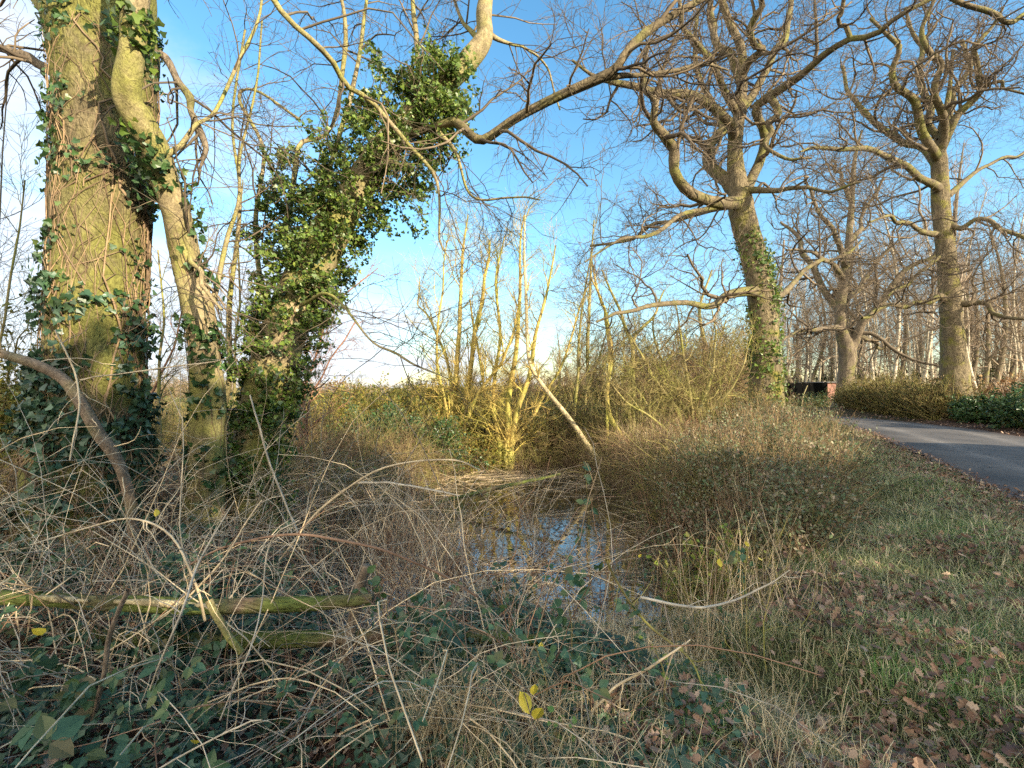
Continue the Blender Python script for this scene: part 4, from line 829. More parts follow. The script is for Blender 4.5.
def frontleft(x, y): return frontleft_(x, y) * (1 - sstep(.0, .5, x - .03 * y))
def frontleft_(x, y):   # where the tangle stands: the near bank left of centre, thinning to the right
    return sstep(2.0, 2.6, y) * (1 - sstep(6.0, 8.5, y)) * (1 - sstep(.2, 1.4, x + .12 * y - .6)) * np.where(pe(x, y) < .85, .13, 1) * (.2 + .8 * sstep(-.6, .6, np.sin(x * 3.1 + y) + np.sin(y * 2.7 + 1)))
g = rg(100)
tangle('bramble_thicket', ('pale dead bramble canes tangled over the near bank', 'brambles'), g, 520, region(g, 520, lambda x, y: frontleft(x, y) * (x < .05 * y - .1), (-5.5, 2.2, 2.1, 8.5)), (.7, 2.3), (20, 80), 'cane', (.0025, .0058), kids=4, wig=.13)
tangle('bramble_thicket', ('grey twiggy dead brambles filling the near bank', 'brambles'), g, 1150, region(g, 1150, frontleft, (-5.5, 2.2, 2.1, 8.5)), (.6, 1.9), (10, 80), 'cane_grey', (.0018, .0046), kids=5, wig=.13)
tangle('bramble_thicket', ('reddish brown bramble stems low in the tangle', 'brambles'), g, 1000, region(g, 1000, frontleft, (-5.5, 2.2, 2.1, 8.5)), (.4, 1.6), (5, 80), 'cane_red', (.0016, .004), kids=4, wig=.14)
# twiggy growth round the whole shore, denser on the far side
f2 = lambda x, y: (x < hx(y) - .7) * np.exp(-((pe(x, y) - 1.12) / .2) ** 2) * sstep(5, 8, y)
tangle('shore_scrub', ('brown scrub of thin stems round the far shore', 'scrub'), g, 3600, region(g, 3600, f2, (-5.5, 6, 5, 19)), (.5, 1.6), (20, 85), 'twig_brown', (.003, .006), kids=5, wig=.14)
tangle('shore_scrub', ('olive stems and sprouts round the far shore', 'scrub'), g, 1800, region(g, 1800, f2, (-5.5, 6, 5, 19)), (.5, 1.8), (30, 88), 'twig_olive', (.003, .006), kids=5, wig=.12)
clump = lambda x, y: sstep(-.5, 1.2, np.sin(x * 1.1 + 2) + np.sin(y * .9 + x * .5) + .7 * np.sin(x * 2.7 - y * 1.9))
f3 = lambda x, y: ((pe(x, y) > 1.0) & (y > 8) & (droad(x, y) > 4) & (x < hx(y) - 1.3)) * (.15 + .85 * clump(x, y))
tangle('bank_scrub', ('low brown undergrowth on the ground beyond the pond', 'scrub'), g, 7000, region(g, 7000, f3, (-14, 10, 8, 26)), (.3, 1.6), (20, 88), 'twig_brown', (.004, .007), kids=5, wig=.16, kln=(.15, .6), droop=-.05)
tangle('bank_scrub', ('olive and golden stems standing on the ground beyond the pond', 'scrub'), g, 2200, region(g, 2200, f3, (-14, 10, 11, 24)), (.5, 1.9), (40, 88), 'twig_olive', (.004, .007), kids=6, wig=.14, kln=(.15, .6), droop=-.02)
# upright dry stalks on the right bank between water and hedge
f4 = lambda x, y: sstep(.9, 1.15, pe(x, y)) * sstep(.5, 1.4, x - .1 * y) * (1 - sstep(-.1, .7, x - hx(y))) * sstep(2.8, 3.6, y)
tangle('dry_stalks', ('upright pinkish dry stalks on the right bank', 'dry stalks'), g, 1900, region(g, 1900, f4, (.6, 8, 2.8, 13)), (.35, 1.0), (60, 90), 'cane', (.002, .0045), droop=-.02, kids=3, wig=.07, kln=(.06, .25))
tangle('dry_stalks', ('fine olive stalks on the right bank', 'dry stalks'), g, 1400, region(g, 1400, f4, (.6, 8, 2.8, 13)), (.3, .9), (50, 90), 'twig_olive', (.002, .004), droop=-.03, kids=5, wig=.1, kln=(.06, .3))
# reeds and stems standing in the water
f5 = lambda x, y: (np.abs(pe(x, y) - .93) < .16) * (y < 10) * 1.0
tangle('pond_stems', ('thin stems standing in the shallow water', 'stems'), g, 340, region(g, 340, f5, (-4, 5, 3.5, 12)), (.5, 1.3), (65, 90), 'cane_red', (.002, .005), droop=-.01, kids=4, wig=.07)
tangle('pond_stems', ('fallen sticks lying in the shallow water', 'stems'), g, 520, region(g, 520, lambda x, y: (pe(x, y) < 1.0) * (.25 + (pe(x, y) > .55)), (-4, 5, 3.5, 16)), (.4, 1.6), (-3, 12), 'cane', (.002, .006), droop=-.02, kids=4, wig=.09)

f6 = lambda x, y: (pe(x, y) < 1.0) * (x < .9) * (y < 9.5) * sstep(.1, .7, np.sin(x * 2.6 + y * .8) + np.sin(y * 2.1 + 1))
tangle('pond_stems', ('dead stems crowding the near left part of the water', 'stems'), g, 300, region(g, 300, f6, (-4, .5, 3.5, 8.5)), (.6, 1.5), (35, 90), 'cane', (.002, .0055), droop=-.04, kids=4, wig=.12)
tangle('pond_stems', ('brown sprays of twigs over the middle of the water', 'stems'), g, 260, region(g, 260, f6, (-4, .5, 3.5, 8.5)), (.5, 1.4), (20, 80), 'cane_red', (.002, .005), droop=-.06, kids=5, wig=.13)
# ------------------------------------------------------------------ roadside hedge on the bank
def hedge(name, lab, c, width, seed, mt, ml, n_st, n_lf, size, per=4, part=('stem', 'foliage'), rad=.005, top=None, clumpy=0):
    """a run of twigs and leaves; c rows x, y, height"""
    g = rg(seed); z0 = float(H(c[0, 0], c[0, 1])); root = thing(name, lab[0], lab[1], (c[0, 0], c[0, 1], z0))
    u_ = g.uniform(0, 1, n_st) * (len(c) - 1.001); i = u_.astype(int); f = (u_ - i)[:, None]; q_ = c[i] * (1 - f) + c[i + 1] * f
    T = nz(c[i + 1, :2] - c[i, :2]); off = g.uniform(-1, 1, n_st) * width * .42
    x = q_[:, 0] - T[:, 1] * off; y = q_[:, 1] + T[:, 0] * off
    p0 = np.stack([x, y, H(x, y) - .03], 1); az = g.uniform(0, 6.28, n_st); e = np.radians(g.uniform(28, 90, n_st))
    d = np.stack([np.cos(az) * np.cos(e), np.sin(az) * np.cos(e), np.sin(e)], 1)
    hh = q_[:, 2] * (1 - .35 * (np.abs(off) / (width * .5)) ** 2) * (1 + .10 * np.sin(x * 2.1 + y * 1.3) + .06 * np.sin(x * 5 - y * 3))
    a = march(g, p0, d, hh * g.uniform(.6, 1.05, n_st), 7, .13, .03); r = np.linspace(rad, rad * .4, 7)[None].repeat(n_st, 0)
    b, rb = grow(g, a, r, per, (.25, 1), (.12, .42), (25, 75), 4, .2, .04, .6, rad * .35)
    TB().add(a, r, 3).add(b, rb, 3).build(part[0], mt, root)
    pp, nn_, _ = along(g, b, rb, n_lf, (.1, 1))
    if clumpy:
        c_ = np.sin(pp[:, 0] * 4.3 + 2 * np.sin(pp[:, 2] * 3)) + np.sin(pp[:, 1] * 3.9 + pp[:, 2] * 5) + np.sin(pp[:, 2] * 8 + pp[:, 0] * 3)
        k_ = c_ + g.normal(0, .5, n_lf) > -clumpy; pp, nn_ = pp[k_], nn_[k_]; n_lf = len(pp)
    leaves(part[1], g, pp + g.normal(0, .012, pp.shape), nn_ + [0, 0, .5], g.uniform(size[0], size[1], n_lf), SMALL, ml, root, .5)
    return root
hedge('hedge', ('overgrown bramble and thorn hedge running along the near side of the lane', 'hedge'), hedge_c, 2.3, 120, MT['twig_brown'], MT['bank_leaf'], 6200, 150000, (.03, .06), 7, rad=.005, clumpy=.9)
hc = cr([(23.2, 32.5, 2.2), (22.8, 30.5, 2.5), (22.4, 28, 2.5), (21.9, 25.5, 2.4), (21.3, 23.2, 2.3)], 20)
hedge('hedge', ('clipped beech hedge with golden lit top on the far side of the lane', 'hedge'), hc, 1.8, 121, MT['twig_olive'], MT['gold_dark'], 1500, 60000, (.06, .10), 6, rad=.012)
for i, (x, y, rx, rz, lab) in enumerate([(21.2, 21.6, 1.1, 1.3, 'dark evergreen bush at the foot of the tall oak on the far verge'), (20.6, 19.4, 1.5, 1.7, 'rounded glossy laurel bush right of the tall oak'),
                                         (20.2, 17.2, 1.6, 1.9, 'broad dark laurel bush at the right frame edge'), (23.4, 20.6, 1.6, 1.9, 'green bush behind the laurels with bracken above')]):
    bush('laurel_bush', (lab, 'bush'), x, y, rx, rx, rz, 130 + i, MT['twig_olive'], 36, (9000, .06, .12, MT['laurel'], OVAL), rad=.012)
bush('brown_bush', ('sunlit russet bracken bank above the laurels', 'bush'), 27, 22.5, 3.5, 2.5, 2.4, 136, MT['twig_red'], 90, (9000, .06, .12, MT['bracken'], SMALL), rad=.012)
bush('leafy_bush', ('low green shrub in front of the black fence', 'bush'), 24.5, 37.5, 2.4, 1.2, 1.0, 137, MT['twig_olive'], 30, (2600, .07, .12, MT['laurel'], SMALL), rad=.012)
bush('leafy_bush', ('pale green shrub at the foot of the smaller forked oak', 'bush'), 23.0, 33.0, 1.3, .9, 1.1, 138, MT['twig_olive'], 30, (2200, .06, .1, MT['hedge_leaf'], SMALL), rad=.012)

# ------------------------------------------------------------------ black fence and low outbuilding at the bend
def boxv(x0, x1, y0, y1, z0, z1):
    v = [(x, y, z) for z in (z0, z1) for y in (y0, y1) for x in (x0, x1)]
    return v, [(0, 1, 3, 2), (4, 6, 7, 5), (0, 4, 5, 1), (2, 3, 7, 6), (0, 2, 6, 4), (1, 5, 7, 3)]
def boxes(name, bl, m, parent=None):
    V, Q = [], []
    for b_ in bl:
        v, q_ = boxv(*b_); Q += [tuple(k_ + len(V) for k_ in f) for f in q_]; V += v
    return mesh_obj(name, V, [np.array(Q)], m, parent, smooth=False)
fz = float(H(25, 42))
fn = thing('board_fence', 'solid black boarded fence beyond the bend of the lane', 'fence', (25.5, 42, fz))
boxes('panel', [(23.6 + i * .31, 23.6 + i * .31 + .30, 42 + (.03 if i % 2 else 0), 42.05 + (.03 if i % 2 else 0), fz - .1, 2.25) for i in range(13)], MT['black'], fn)
for i in range(3): boxes('post', [(23.55 + i * 1.95, 23.67 + i * 1.95, 42.09, 42.2, fz - .1, 2.3)], MT['black'], fn)
ob = thing('outbuilding', 'low brick outbuilding with a pale door half hidden by the smaller forked oak', 'building', (29.5, 43, fz))
boxes('wall', [(27.7, 32.0, 42.6, 46, fz - .2, 2.25)], MT['brick'], ob)
d_ = boxes('door', [(30.6, 31.7, 42.52, 42.597, fz, 1.95)], MT['white'], ob); boxes('handle', [(30.7, 30.76, 42.48, 42.517, 1.0, 1.15)], MT['black'], d_)
boxes('roof', [(27.5, 32.2, 42.4, 46.2, 2.253, 2.34)], MT['roof'], ob)
lp = thing('leaning_pole', 'thin pale pole leaning in front of the black fence', 'pole', (25.4, 41.5, fz)); TB().add(np.array([(25.0, 41.5, fz), (25.2, 41.5, 1.2), (25.55, 41.5, 2.0)]), np.array([.04, .035, .03]), 8).build('shaft', MT['deadwood'], lp)

# ------------------------------------------------------------------ wood beyond the lane
def proto_tree(name, h, seed, mt, mtw, lv, r0, lean=.04, lo=.35):
    g = rg(seed); root = thing(name, None, None, (0, 0, 0))
    k_ = g.normal(0, lean, (2, 2)); s = np.linspace(0, 1, 22); c = np.stack([h * (k_[0, 0] * s + k_[1, 0] * np.sin(3 * s)), h * (k_[0, 1] * s + k_[1, 1] * np.sin(3 * s)), h * s - .1], 1)
    r = r0 * (1 - s) ** .8 + .015; TB().add(c, r, 9, .05, seed, .25).build('trunk', mt, root)
    tb, last = crown(g, c[None], r[None], lv); tb.build('crown', mtw, root); return root
LVB = [dict(k=22, t=(.3, 1), ln=(1.2, 3.4), ang=(25, 60), P=7, wig=.14, up=.05, rr=.35, rmin=.014),
       dict(k=7, t=(.2, 1), ln=(.6, 1.5), ang=(20, 55), P=5, wig=.16, up=.02, rr=.6, rmin=.008),
       dict(k=3, t=(.2, 1), ln=(.3, .8), ang=(20, 55), P=4, wig=.15, up=-.02, rr=.7, rmin=.006)]
LVW = [dict(k=20, t=(.2, 1), ln=(1.5, 4.5), ang=(35, 75), P=7, wig=.2, up=.05, rr=.45, rmin=.016),
       dict(k=7, t=(.2, 1), ln=(.8, 1.9), ang=(20, 60), P=5, wig=.2, up=.03, rr=.6, rmin=.011),
       dict(k=4, t=(.2, 1), ln=(.3, .9), ang=(20, 55), P=4, wig=.2, up=.0, rr=.7, rmin=.008)]
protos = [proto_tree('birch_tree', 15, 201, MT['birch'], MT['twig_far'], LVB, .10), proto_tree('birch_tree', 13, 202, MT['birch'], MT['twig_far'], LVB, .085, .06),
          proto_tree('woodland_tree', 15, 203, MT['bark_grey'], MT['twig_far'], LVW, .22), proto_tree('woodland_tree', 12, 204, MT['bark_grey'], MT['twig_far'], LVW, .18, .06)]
g = rg(205); spots = []
tries = 0
while len(spots) < 175 and tries < 9000:
    tries += 1; Y0 = g.uniform(36, 84); p_ = g.uniform(775, 1075); x = pxg(p_, Y0)
    if Y0 < 47 and p_ < 870: continue
    if Y0 < 40 and g.uniform() < .5: continue
    if droad(np.array([x]), np.array([Y0]))[0] < 5: continue
    if all(math.hypot(x - a_[0], Y0 - a_[1]) > 1.5 for a_ in spots): spots.append((x, Y0))
used = set()
for i, (x, y) in enumerate(spots):
    kx = int(g.choice([0, 1, 0, 1, 0, 1, 2, 3])); p_ = protos[kx]
    o_ = p_ if kx not in used else copy_tree(p_); used.add(kx)
    o_.location = (x, y, float(H(x, y))); o_.rotation_euler.z = g.uniform(0, 6.28); s_ = g.uniform(.95, 1.4); o_.scale = (s_, s_, s_)
    if kx < 2: tag(o_, 'slender pale birch trunk among others in the wood across the lane', 'tree', 'birches in the wood across the lane')
    else: tag(o_, 'brown bare tree among the birches in the wood across the lane', 'tree', 'bare trees in the wood across the lane')
LVT = [dict(k=14, t=(.1, 1), ln=(.8, 2.0), ang=(25, 65), P=7, wig=.2, up=.06, rr=.5, rmin=.012), dict(k=7, t=(.2, 1), ln=(.4, 1.1), ang=(20, 60), P=5, wig=.22, up=.04, rr=.6, rmin=.008), dict(k=4, t=(.2, 1), ln=(.2, .6), ang=(20, 60), P=4, wig=.2, up=.0, rr=.7, rmin=.006)]
def multi(h, seed, ns):
    g = rg(seed); root = thing('thorn_tree', None, None, (0, 0, 0)); PL = []
    for j in range(ns):
        d = nz(np.array([[g.normal(0, .35), g.normal(0, .35), 1.0]])); PL.append(march(g, np.array([[g.normal(0, .15), g.normal(0, .15), -.1]]), d, np.array([h * g.uniform(.6, .95)]), 16, .10, .01)[0])
    PL = np.array(PL); RL = np.linspace(.055, .014, 16)[None].repeat(ns, 0)
    for j in range(ns): TB().add(PL[j], RL[j], 7, .06, j).build('stem', MT['twig_olive'], root)
    tb, last = crown(g, PL, RL, LVT); tb.build('crown', MT['twig_brown'], root)
    pp, nn_, _ = along(g, last[0], last[1], 700); leaves('foliage', g, pp, nn_, g.uniform(.04, .07, 700), SMALL, MT['gold_leaf'], root)
    return root
mp_ = [multi(4.6, 206, 4), multi(3.6, 207, 6)]
for i, (p_, Y0, s_) in enumerate([(555, 24, 1.0), (583, 27, .9), (612, 19, 1.0), (640, 22, 1.15), (662, 18, 1.1), (690, 21, 1.3), (712, 18.5, 1.1), (735, 23, 1.3), (600, 33, 1.2), (655, 31, 1.2), (705, 30, 1.3), (748, 30, 1.2), (470, 26, .9), (515, 23, .9), (345, 22, .55), (150, 20, .8), (215, 17, .7)]):
    o_ = mp_[i % 2] if i < 2 else copy_tree(mp_[i % 2]); x = pxg(p_, Y0); o_.location = (x, Y0, float(H(x, Y0))); o_.rotation_euler.z = i * 1.7; o_.scale = (s_, s_, s_)
    tag(o_, 'bare bushy thorn tree standing in the scrub behind the pond', 'tree', 'bare thorn trees in the scrub behind the pond')
# trees and hedges far across the field
far = [(558, 70, 1.0, 'lone spreading bare tree far across the field'), (640, 62, .8, 'bare tree far behind the Y-forked sapling'), (675, 75, .9, 'bare tree on the skyline behind the thorn bush'),
       (735, 60, .95, 'bare tree on the skyline just left of the nearest oak'), (770, 66, .9, 'bare tree far behind the trunk of the nearest oak'), (606, 95, 1.0, 'tiny bare tree at the end of the field'), (705, 50, .7, 'small bare tree behind the russet bush'),
       (480, 110, .9, 'tiny bare tree on the horizon behind the willow stems'), (230, 80, .8, 'distant bare tree behind the leaning trunk')]
for i, (p_, Y0, s_, lab) in enumerate(far):
    o_ = copy_tree(protos[2 + i % 2]); x = pxg(p_, Y0); o_.location = (x, Y0, float(H(x, Y0))); o_.rotation_euler.z = i * 1.3; s2_ = s_ * .72; o_.scale = (s2_ * 1.35, s2_ * 1.35, s2_); tag(o_, lab, 'tree'); 
    if 'group' in o_: del o_['group']
def farhedge(lab, pts, h, seed, ml, n=9000, sz=(.25, .5), th=2.0):
    g = rg(seed); c = cr([(a_[0], a_[1], h) for a_ in pts], 30)
    return hedge('field_hedge', lab, c, th, seed, MT['twig_far'], ml, 700, n, sz, 3, rad=.03)
farhedge(('long brown hedgerow along the far side of the field', 'hedge'), [(pxg(-200, 75), 75), (pxg(250, 80), 80), (pxg(420, 75), 75), (pxg(600, 105), 105)], 2.2, 210, MT['hedge_leaf'])
farhedge(('hedgerow crossing behind the saplings beyond the green field', 'hedge'), [(pxg(540, 74), 74), (pxg(640, 66), 66), (pxg(740, 60), 60), (pxg(790, 56), 56)], 2.6, 211, MT['bracken'])
farhedge(('evergreen understorey hedge inside the wood across the lane', 'hedge'), [(pxg(775, 66), 66), (pxg(860, 62), 62), (pxg(940, 58), 58), (pxg(1060, 52), 52)], 5.0, 212, MT['hedge_leaf'], 16000, (.2, .42), 3)
farhedge(('brown scrub row behind the clipped beech hedge', 'hedge'), [(pxg(860, 44), 44), (pxg(930, 38), 38), (pxg(1000, 33), 33), (pxg(1060, 30), 30)], 2.6, 213, MT['bracken'], 12000, (.12, .22), 4)
# distant tree belt that closes the view
g = rg(220); a = g.uniform(R(-62), R(62), 900); d_ = g.uniform(130, 190, 900)
tbx = np.stack([np.sin(a) * d_, np.cos(a) * d_], 1); p0 = np.stack([tbx[:, 0], tbx[:, 1], H(tbx[:, 0], tbx[:, 1])], 1)
hsz = (6 + 3 * np.sin(a * 9) + 2 * np.sin(a * 23)) * np.where(a > .45, 1.4, .55); hsz = hsz * g.uniform(.6, 1.1, 900)
st = march(g, p0, nz(g.normal(0, .12, (900, 3)) + [0, 0, 1]), hsz, 6, .06, .05); rs = np.linspace(.22, .05, 6)[None].repeat(900, 0)
b_, rb_ = grow(g, st, rs, 12, (.2, 1), (1.2, 3.2), (20, 65), 4, .2, .03, .4, .03)
c_, rc_ = grow(g, b_, rb_, 3, (.2, 1), (.6, 1.6), (20, 60), 3, .2, .02, .7, .025)
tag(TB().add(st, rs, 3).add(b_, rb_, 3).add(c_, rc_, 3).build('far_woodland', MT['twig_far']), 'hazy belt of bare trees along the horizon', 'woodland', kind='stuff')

# unseen hedgerow added behind the viewpoint, height shaped so its shade covers the foreground
g = rg(230)
n_ = 20000; s_ = g.uniform(-.1, 1, n_); bx = 2.0 + s_ * 13.5; by = -14.5 + s_ * 25.0
top = 3.5 + 3.2 * (1 - sstep(9.0, 10.8, bx)) + .7 * np.sin(s_ * 17) + .5 * np.sin(s_ * 41)
off = g.normal(0, .8, n_); hz_ = g.uniform(0, 1, n_) ** .75 * top
pp = np.stack([bx + 1.4 + off * .87, by - .5 - off * .5, hz_], 1)
leaves('shade_hedgerow', g, pp, g.normal(0, 1, (n_, 3)), g.uniform(.22, .42, n_), OVAL, MT['laurel'])
tag(bpy.data.objects['shade_hedgerow'], 'unseen tall hedgerow added behind the viewpoint to shade the foreground', 'hedgerow', kind='stuff')

# ------------------------------------------------------------------ ground cover
def on(x, y, dz=0): return np.stack([x, y, H(x, y) + dz], 1)
g = rg(300)
# dead oak leaves: over verge, bank and road edges
def litter_f(x, y):
    v = .15 + .95 * sstep(.2, .9, np.sin(x * 2.9 + 1 + np.sin(y * 2)) * np.sin(y * 2.3 + x) + .45) ; r_ = droad(x, y); e_ = np.exp(-((r_ - 2.7) / .55) ** 2) * 1.2
    d_ = 1 / (1 + (np.hypot(x, y) / 4.5) ** 2); return np.clip((v * d_ + e_ * (.25 + d_)) * (pe(x, y) > .98) * (r_ > 1.9), 0, 1)
x, y = region(g, 34000, litter_f, (-6, 17, .9, 24)); r_ = droad(x, y)
p = on(x, y, .012); p[:, 2] += g.uniform(0, .04, len(x)) + .03 * (r_ < 2.6) + verge_mask(x, y) * g.uniform(0, .07, len(x)); nn_ = np.tile([0, 0, 1.], (len(x), 1))
tag(leaves('fallen_leaves', g, p, nn_, g.uniform(.03, .07, len(x)), OAKL, MT['litter'], spread=.6), 'brown and purple fallen oak leaves on verge and bank', 'leaves', kind='stuff')
x = g.uniform(14, 24, 9000); y = g.uniform(9, 36, 9000); r_ = droad(x, y); k_ = (r_ > 2.1) & (r_ < 5.5); x, y = x[k_], y[k_]
tag(leaves('fallen_leaves', g, on(x, y, .03), np.tile([0, 0, 1.], (len(x), 1)), g.uniform(.08, .15, len(x)), SMALL, MT['litter'], spread=.4), 'drift of leaves along the far edge of the lane', 'leaves', kind='stuff')
x, y = region(g, 3400, lambda x, y: sstep(.2, .8, np.sin(x * 3.7 + np.sin(y * 3)) + np.sin(y * 3.1 + x * 1.3) + .35) * (x > .18 * y) * (x < 1.15 * y), (.3, 4.2, 1.3, 5.0))
tag(leaves('fallen_leaves', g, on(x, y, .02) + np.stack([0 * x, 0 * x, g.uniform(0, .07, len(x))], 1), np.tile([0, 0, 1.], (len(x), 1)), g.uniform(.03, .065, len(x)), OAKL, MT['litter'], spread=.7), 'drifts of russet and purple-brown oak leaves nearest the viewer', 'leaves', kind='stuff')
# floating leaves on the pond
x, y = region(g, 2600, lambda x, y: (pe(x, y) < 1.02) * sstep(-.5, .9, np.sin(x * 2.2 + 1) + np.sin(y * 1.6 + x) + 1.4 * (pe(x, y) - .4)), (-4, 5, 3, 17))
tag(leaves('floating_leaves', g, np.stack([x, y, np.full(len(x), WZ + .006)], 1), np.tile([0, 0, 1.], (len(x), 1)), g.uniform(.04, .08, len(x)), SMALL, MT['duck'], spread=.05), 'dull leaves floating on the pond', 'leaves', kind='stuff')
# verge grass
def gf(x, y):
    d_ = 1 / (1 + (np.hypot(x, y) / 5) ** 1.7); return verge_mask(x, y) * sstep(2.05, 2.5, droad(x, y)) * d_ * (.45 + .55 * sstep(-.6, .6, np.sin(x * 2.3 + .5) + np.sin(y * 1.9 + x)))
x, y = region(g, 95000, gf, (.2, 15, .9, 24)); dd = np.hypot(x, y)
tag(blades('verge_grass', g, on(x, y, -.005), g.uniform(.05, .16, len(x)) * (1 + .3 * (x > 3)), g.uniform(.003, .006, len(x)) * (1 + dd * .09), .62, MT['grass']), 'rough green grass on the verge', 'grass', kind='stuff')
x = g.uniform(-.1, 3.6, 60000); y = g.uniform(1.2, 4.6, 60000); k_ = (g.uniform(0, 1, 60000) < (.08 + .92 * verge_mask(x + .25, y)) * (.35 + .65 * sstep(-.5, .5, np.sin(x * 5.3 + y) + np.sin(y * 4.1 - x)))) & (x / y < 1.3) & (x / y > -.05); x, y = x[k_], y[k_]
tag(blades('verge_grass', g, on(x, y, -.005), g.uniform(.04, .12, len(x)), g.uniform(.0022, .0045, len(x)), .75, MT['grass']), 'short fine grass nearest the viewer on the verge', 'grass', kind='stuff')
x, y = region(g, 9000, lambda x, y: np.clip(gf(x, y) * 3, 0, 1) * (np.sin(x * 3.1) + np.sin(y * 2.7 + 1) > .7), (.2, 10, 1.0, 13))
tag(blades('bright_grass', g, on(x, y), g.uniform(.05, .13, len(x)), g.uniform(.004, .008, len(x)), .35, MT['grass_bright']), 'fresh bright green tufts of grass', 'grass', kind='stuff')
# straw-coloured dead grass over the middle of the near bank
def df(x, y):
    return sstep(-.6, .3, x) * (1 - sstep(.0, 1.0, x - .42 * y + .2)) * (pe(x, y) > 1.02) / (1 + (np.hypot(x, y) / 4.5) ** 2)
x, y = region(g, 6500, lambda x, y: np.clip(df(x, y) * 1.6, 0, 1) * (.06 + .94 * sstep(.1, 1.1, np.sin(x * 4.3 + y) + np.sin(y * 3.7 + 2 * np.sin(x * 2)) + .4)), (-.8, 5.5, 1.5, 8))
tag(blades('dead_grass', g, on(x, y), g.uniform(.12, .36, len(x)), g.uniform(.0022, .005, len(x)), .7, MT['straw']), 'straw-coloured dead grass over the bank', 'grass', kind='stuff')
x, y = region(g, 4200, lambda x, y: np.clip(gf(x, y) * 2, 0, 1) * (.15 + .85 * (np.sin(x * 5) + np.sin(y * 4.3 + x) > .5)), (.2, 12, .9, 14))
tag(blades('dead_grass', g, on(x, y), g.uniform(.08, .24, len(x)), g.uniform(.002, .005, len(x)), .6, MT['straw']), 'dry straw blades lying over the verge grass', 'grass', kind='stuff')
# ivy covering the ground, bottom left
def ivf(x, y): return (1 - sstep(.0, 1.0, x - .1 * y)) * (pe(x, y) > 1.05) / (1 + (np.hypot(x, y) / 3.5) ** 2)
x, y = region(g, 20000, lambda x, y: np.clip(ivf(x, y) * 1.6, 0, 1), (-6, 1.2, 1.2, 8))
p = on(x, y, .02); p[:, 2] += g.uniform(0, .16, len(x)) * (.5 + .5 * np.sin(x * 4) * np.sin(y * 5))
tag(leaves('ground_ivy', g, p, np.tile([0, -.35, 1.], (len(x), 1)), g.uniform(.025, .05, len(x)), IVY, MT['ivy_cool'], spread=.4), 'dark ivy covering the ground', 'ivy', kind='stuff')
x, y = region(g, 1500, lambda x, y: (np.sin(x * 4.7 + 1) + np.sin(y * 5.3) > .0) * np.clip(.9 / (1 + (np.hypot(x, y) / 3.5) ** 2), 0, 1) * (pe(x, y) > 1.05) * (x < .45 * y), (.3, 4, 1.5, 8))
p = on(x, y, .02); p[:, 2] += g.uniform(0, .12, len(x))
tag(leaves('ground_ivy', g, p, np.tile([0, -.35, 1.], (len(x), 1)), g.uniform(.018, .04, len(x)), IVY, MT['ivy'], spread=.5), 'small ivy and nettle leaves among the dead grass', 'ivy', kind='stuff')
x, y = region(g, 9000, lambda x, y: frontleft(x, y) * (pe(x, y) > .93) * (np.sin(x * 3.3 + 2) + np.sin(y * 2.9 + x) > .5), (-5.5, 1.8, 2.3, 8))
p = on(x, y, .02); p[:, 2] += g.uniform(0, 1, len(x)) ** 1.3 * .55 * (.4 + .6 * np.sin(x * 5 + 1) * np.sin(y * 4))
tag(leaves('climbing_ivy', g, p, np.tile([0, -.5, 1.], (len(x), 1)), g.uniform(.025, .06, len(x)), IVY, MT['ivy_cool'], spread=.8), 'ivy climbing through the tangle of canes', 'ivy', kind='stuff')
# bramble leaves in threes
def trifoliate(name, lab, g, pos, size, mat):
    n = len(pos); P3, N3, S3 = [], [], []
    nrm = nz(np.array([0, -.45, 1.]) + g.normal(0, .6, (n, 3))); size = size * g.uniform(.55, 1.15, n); x_ = nz(np.cross(nrm, g.normal(0, 1, (n, 3)))); y_ = np.cross(nrm, x_)
    tv, tf = OVAL; V, Fc = [], []; c = 0
    for k_, (ang, sc_) in enumerate(((0, 1.0), (1.25, .85), (-1.25, .85))):
        dx = np.cos(ang) * y_ + np.sin(ang) * x_; sx_ = np.cross(dx, nrm)
        v = pos[:, None] + (size * sc_)[:, None, None] * ((tv[None, :, 0:1] * 1.15) * sx_[:, None] + (tv[None, :, 1:2] + .12) * dx[:, None] + tv[None, :, 2:3] * nrm[:, None])
        V.append(v.reshape(-1, 3)); Fc.append((tf[None] + (np.arange(n) * len(tv))[:, None, None]).reshape(-1, 3) + c); c += n * len(tv)
    o_ = mesh_obj(name, np.concatenate(V), [np.concatenate(Fc)], mat, smooth=False); return tag(o_, lab, 'leaves', kind='stuff')
x = g.uniform(-2.6, -.75, 170); y = g.uniform(1.45, 2.4, 170); k_ = (x * F / y + 512 < 160 + 60 * g.normal(0, 1, 170)); x, y = x[k_], y[k_]
trifoliate('bramble_leaves', 'broad blue-green bramble leaves at the bottom left', g, on(x, y) + np.stack([0 * x, 0 * x, g.uniform(.10, .38, len(x))], 1), g.uniform(.05, .09, len(x)), MT['bramble_leaf'])
x, y = region(g, 420, lambda x, y: (pe(x, y) > 1.0) / (1 + (np.hypot(x, y) / 4) ** 2) * (x < .3 * y), (-4.5, 3.5, 1.9, 8))
trifoliate('bramble_leaves', 'scattered bramble leaves through the undergrowth', g, on(x, y) + np.stack([0 * x, 0 * x, g.uniform(.08, .55, len(x))], 1), g.uniform(.035, .06, len(x)), MT['bramble_leaf'])
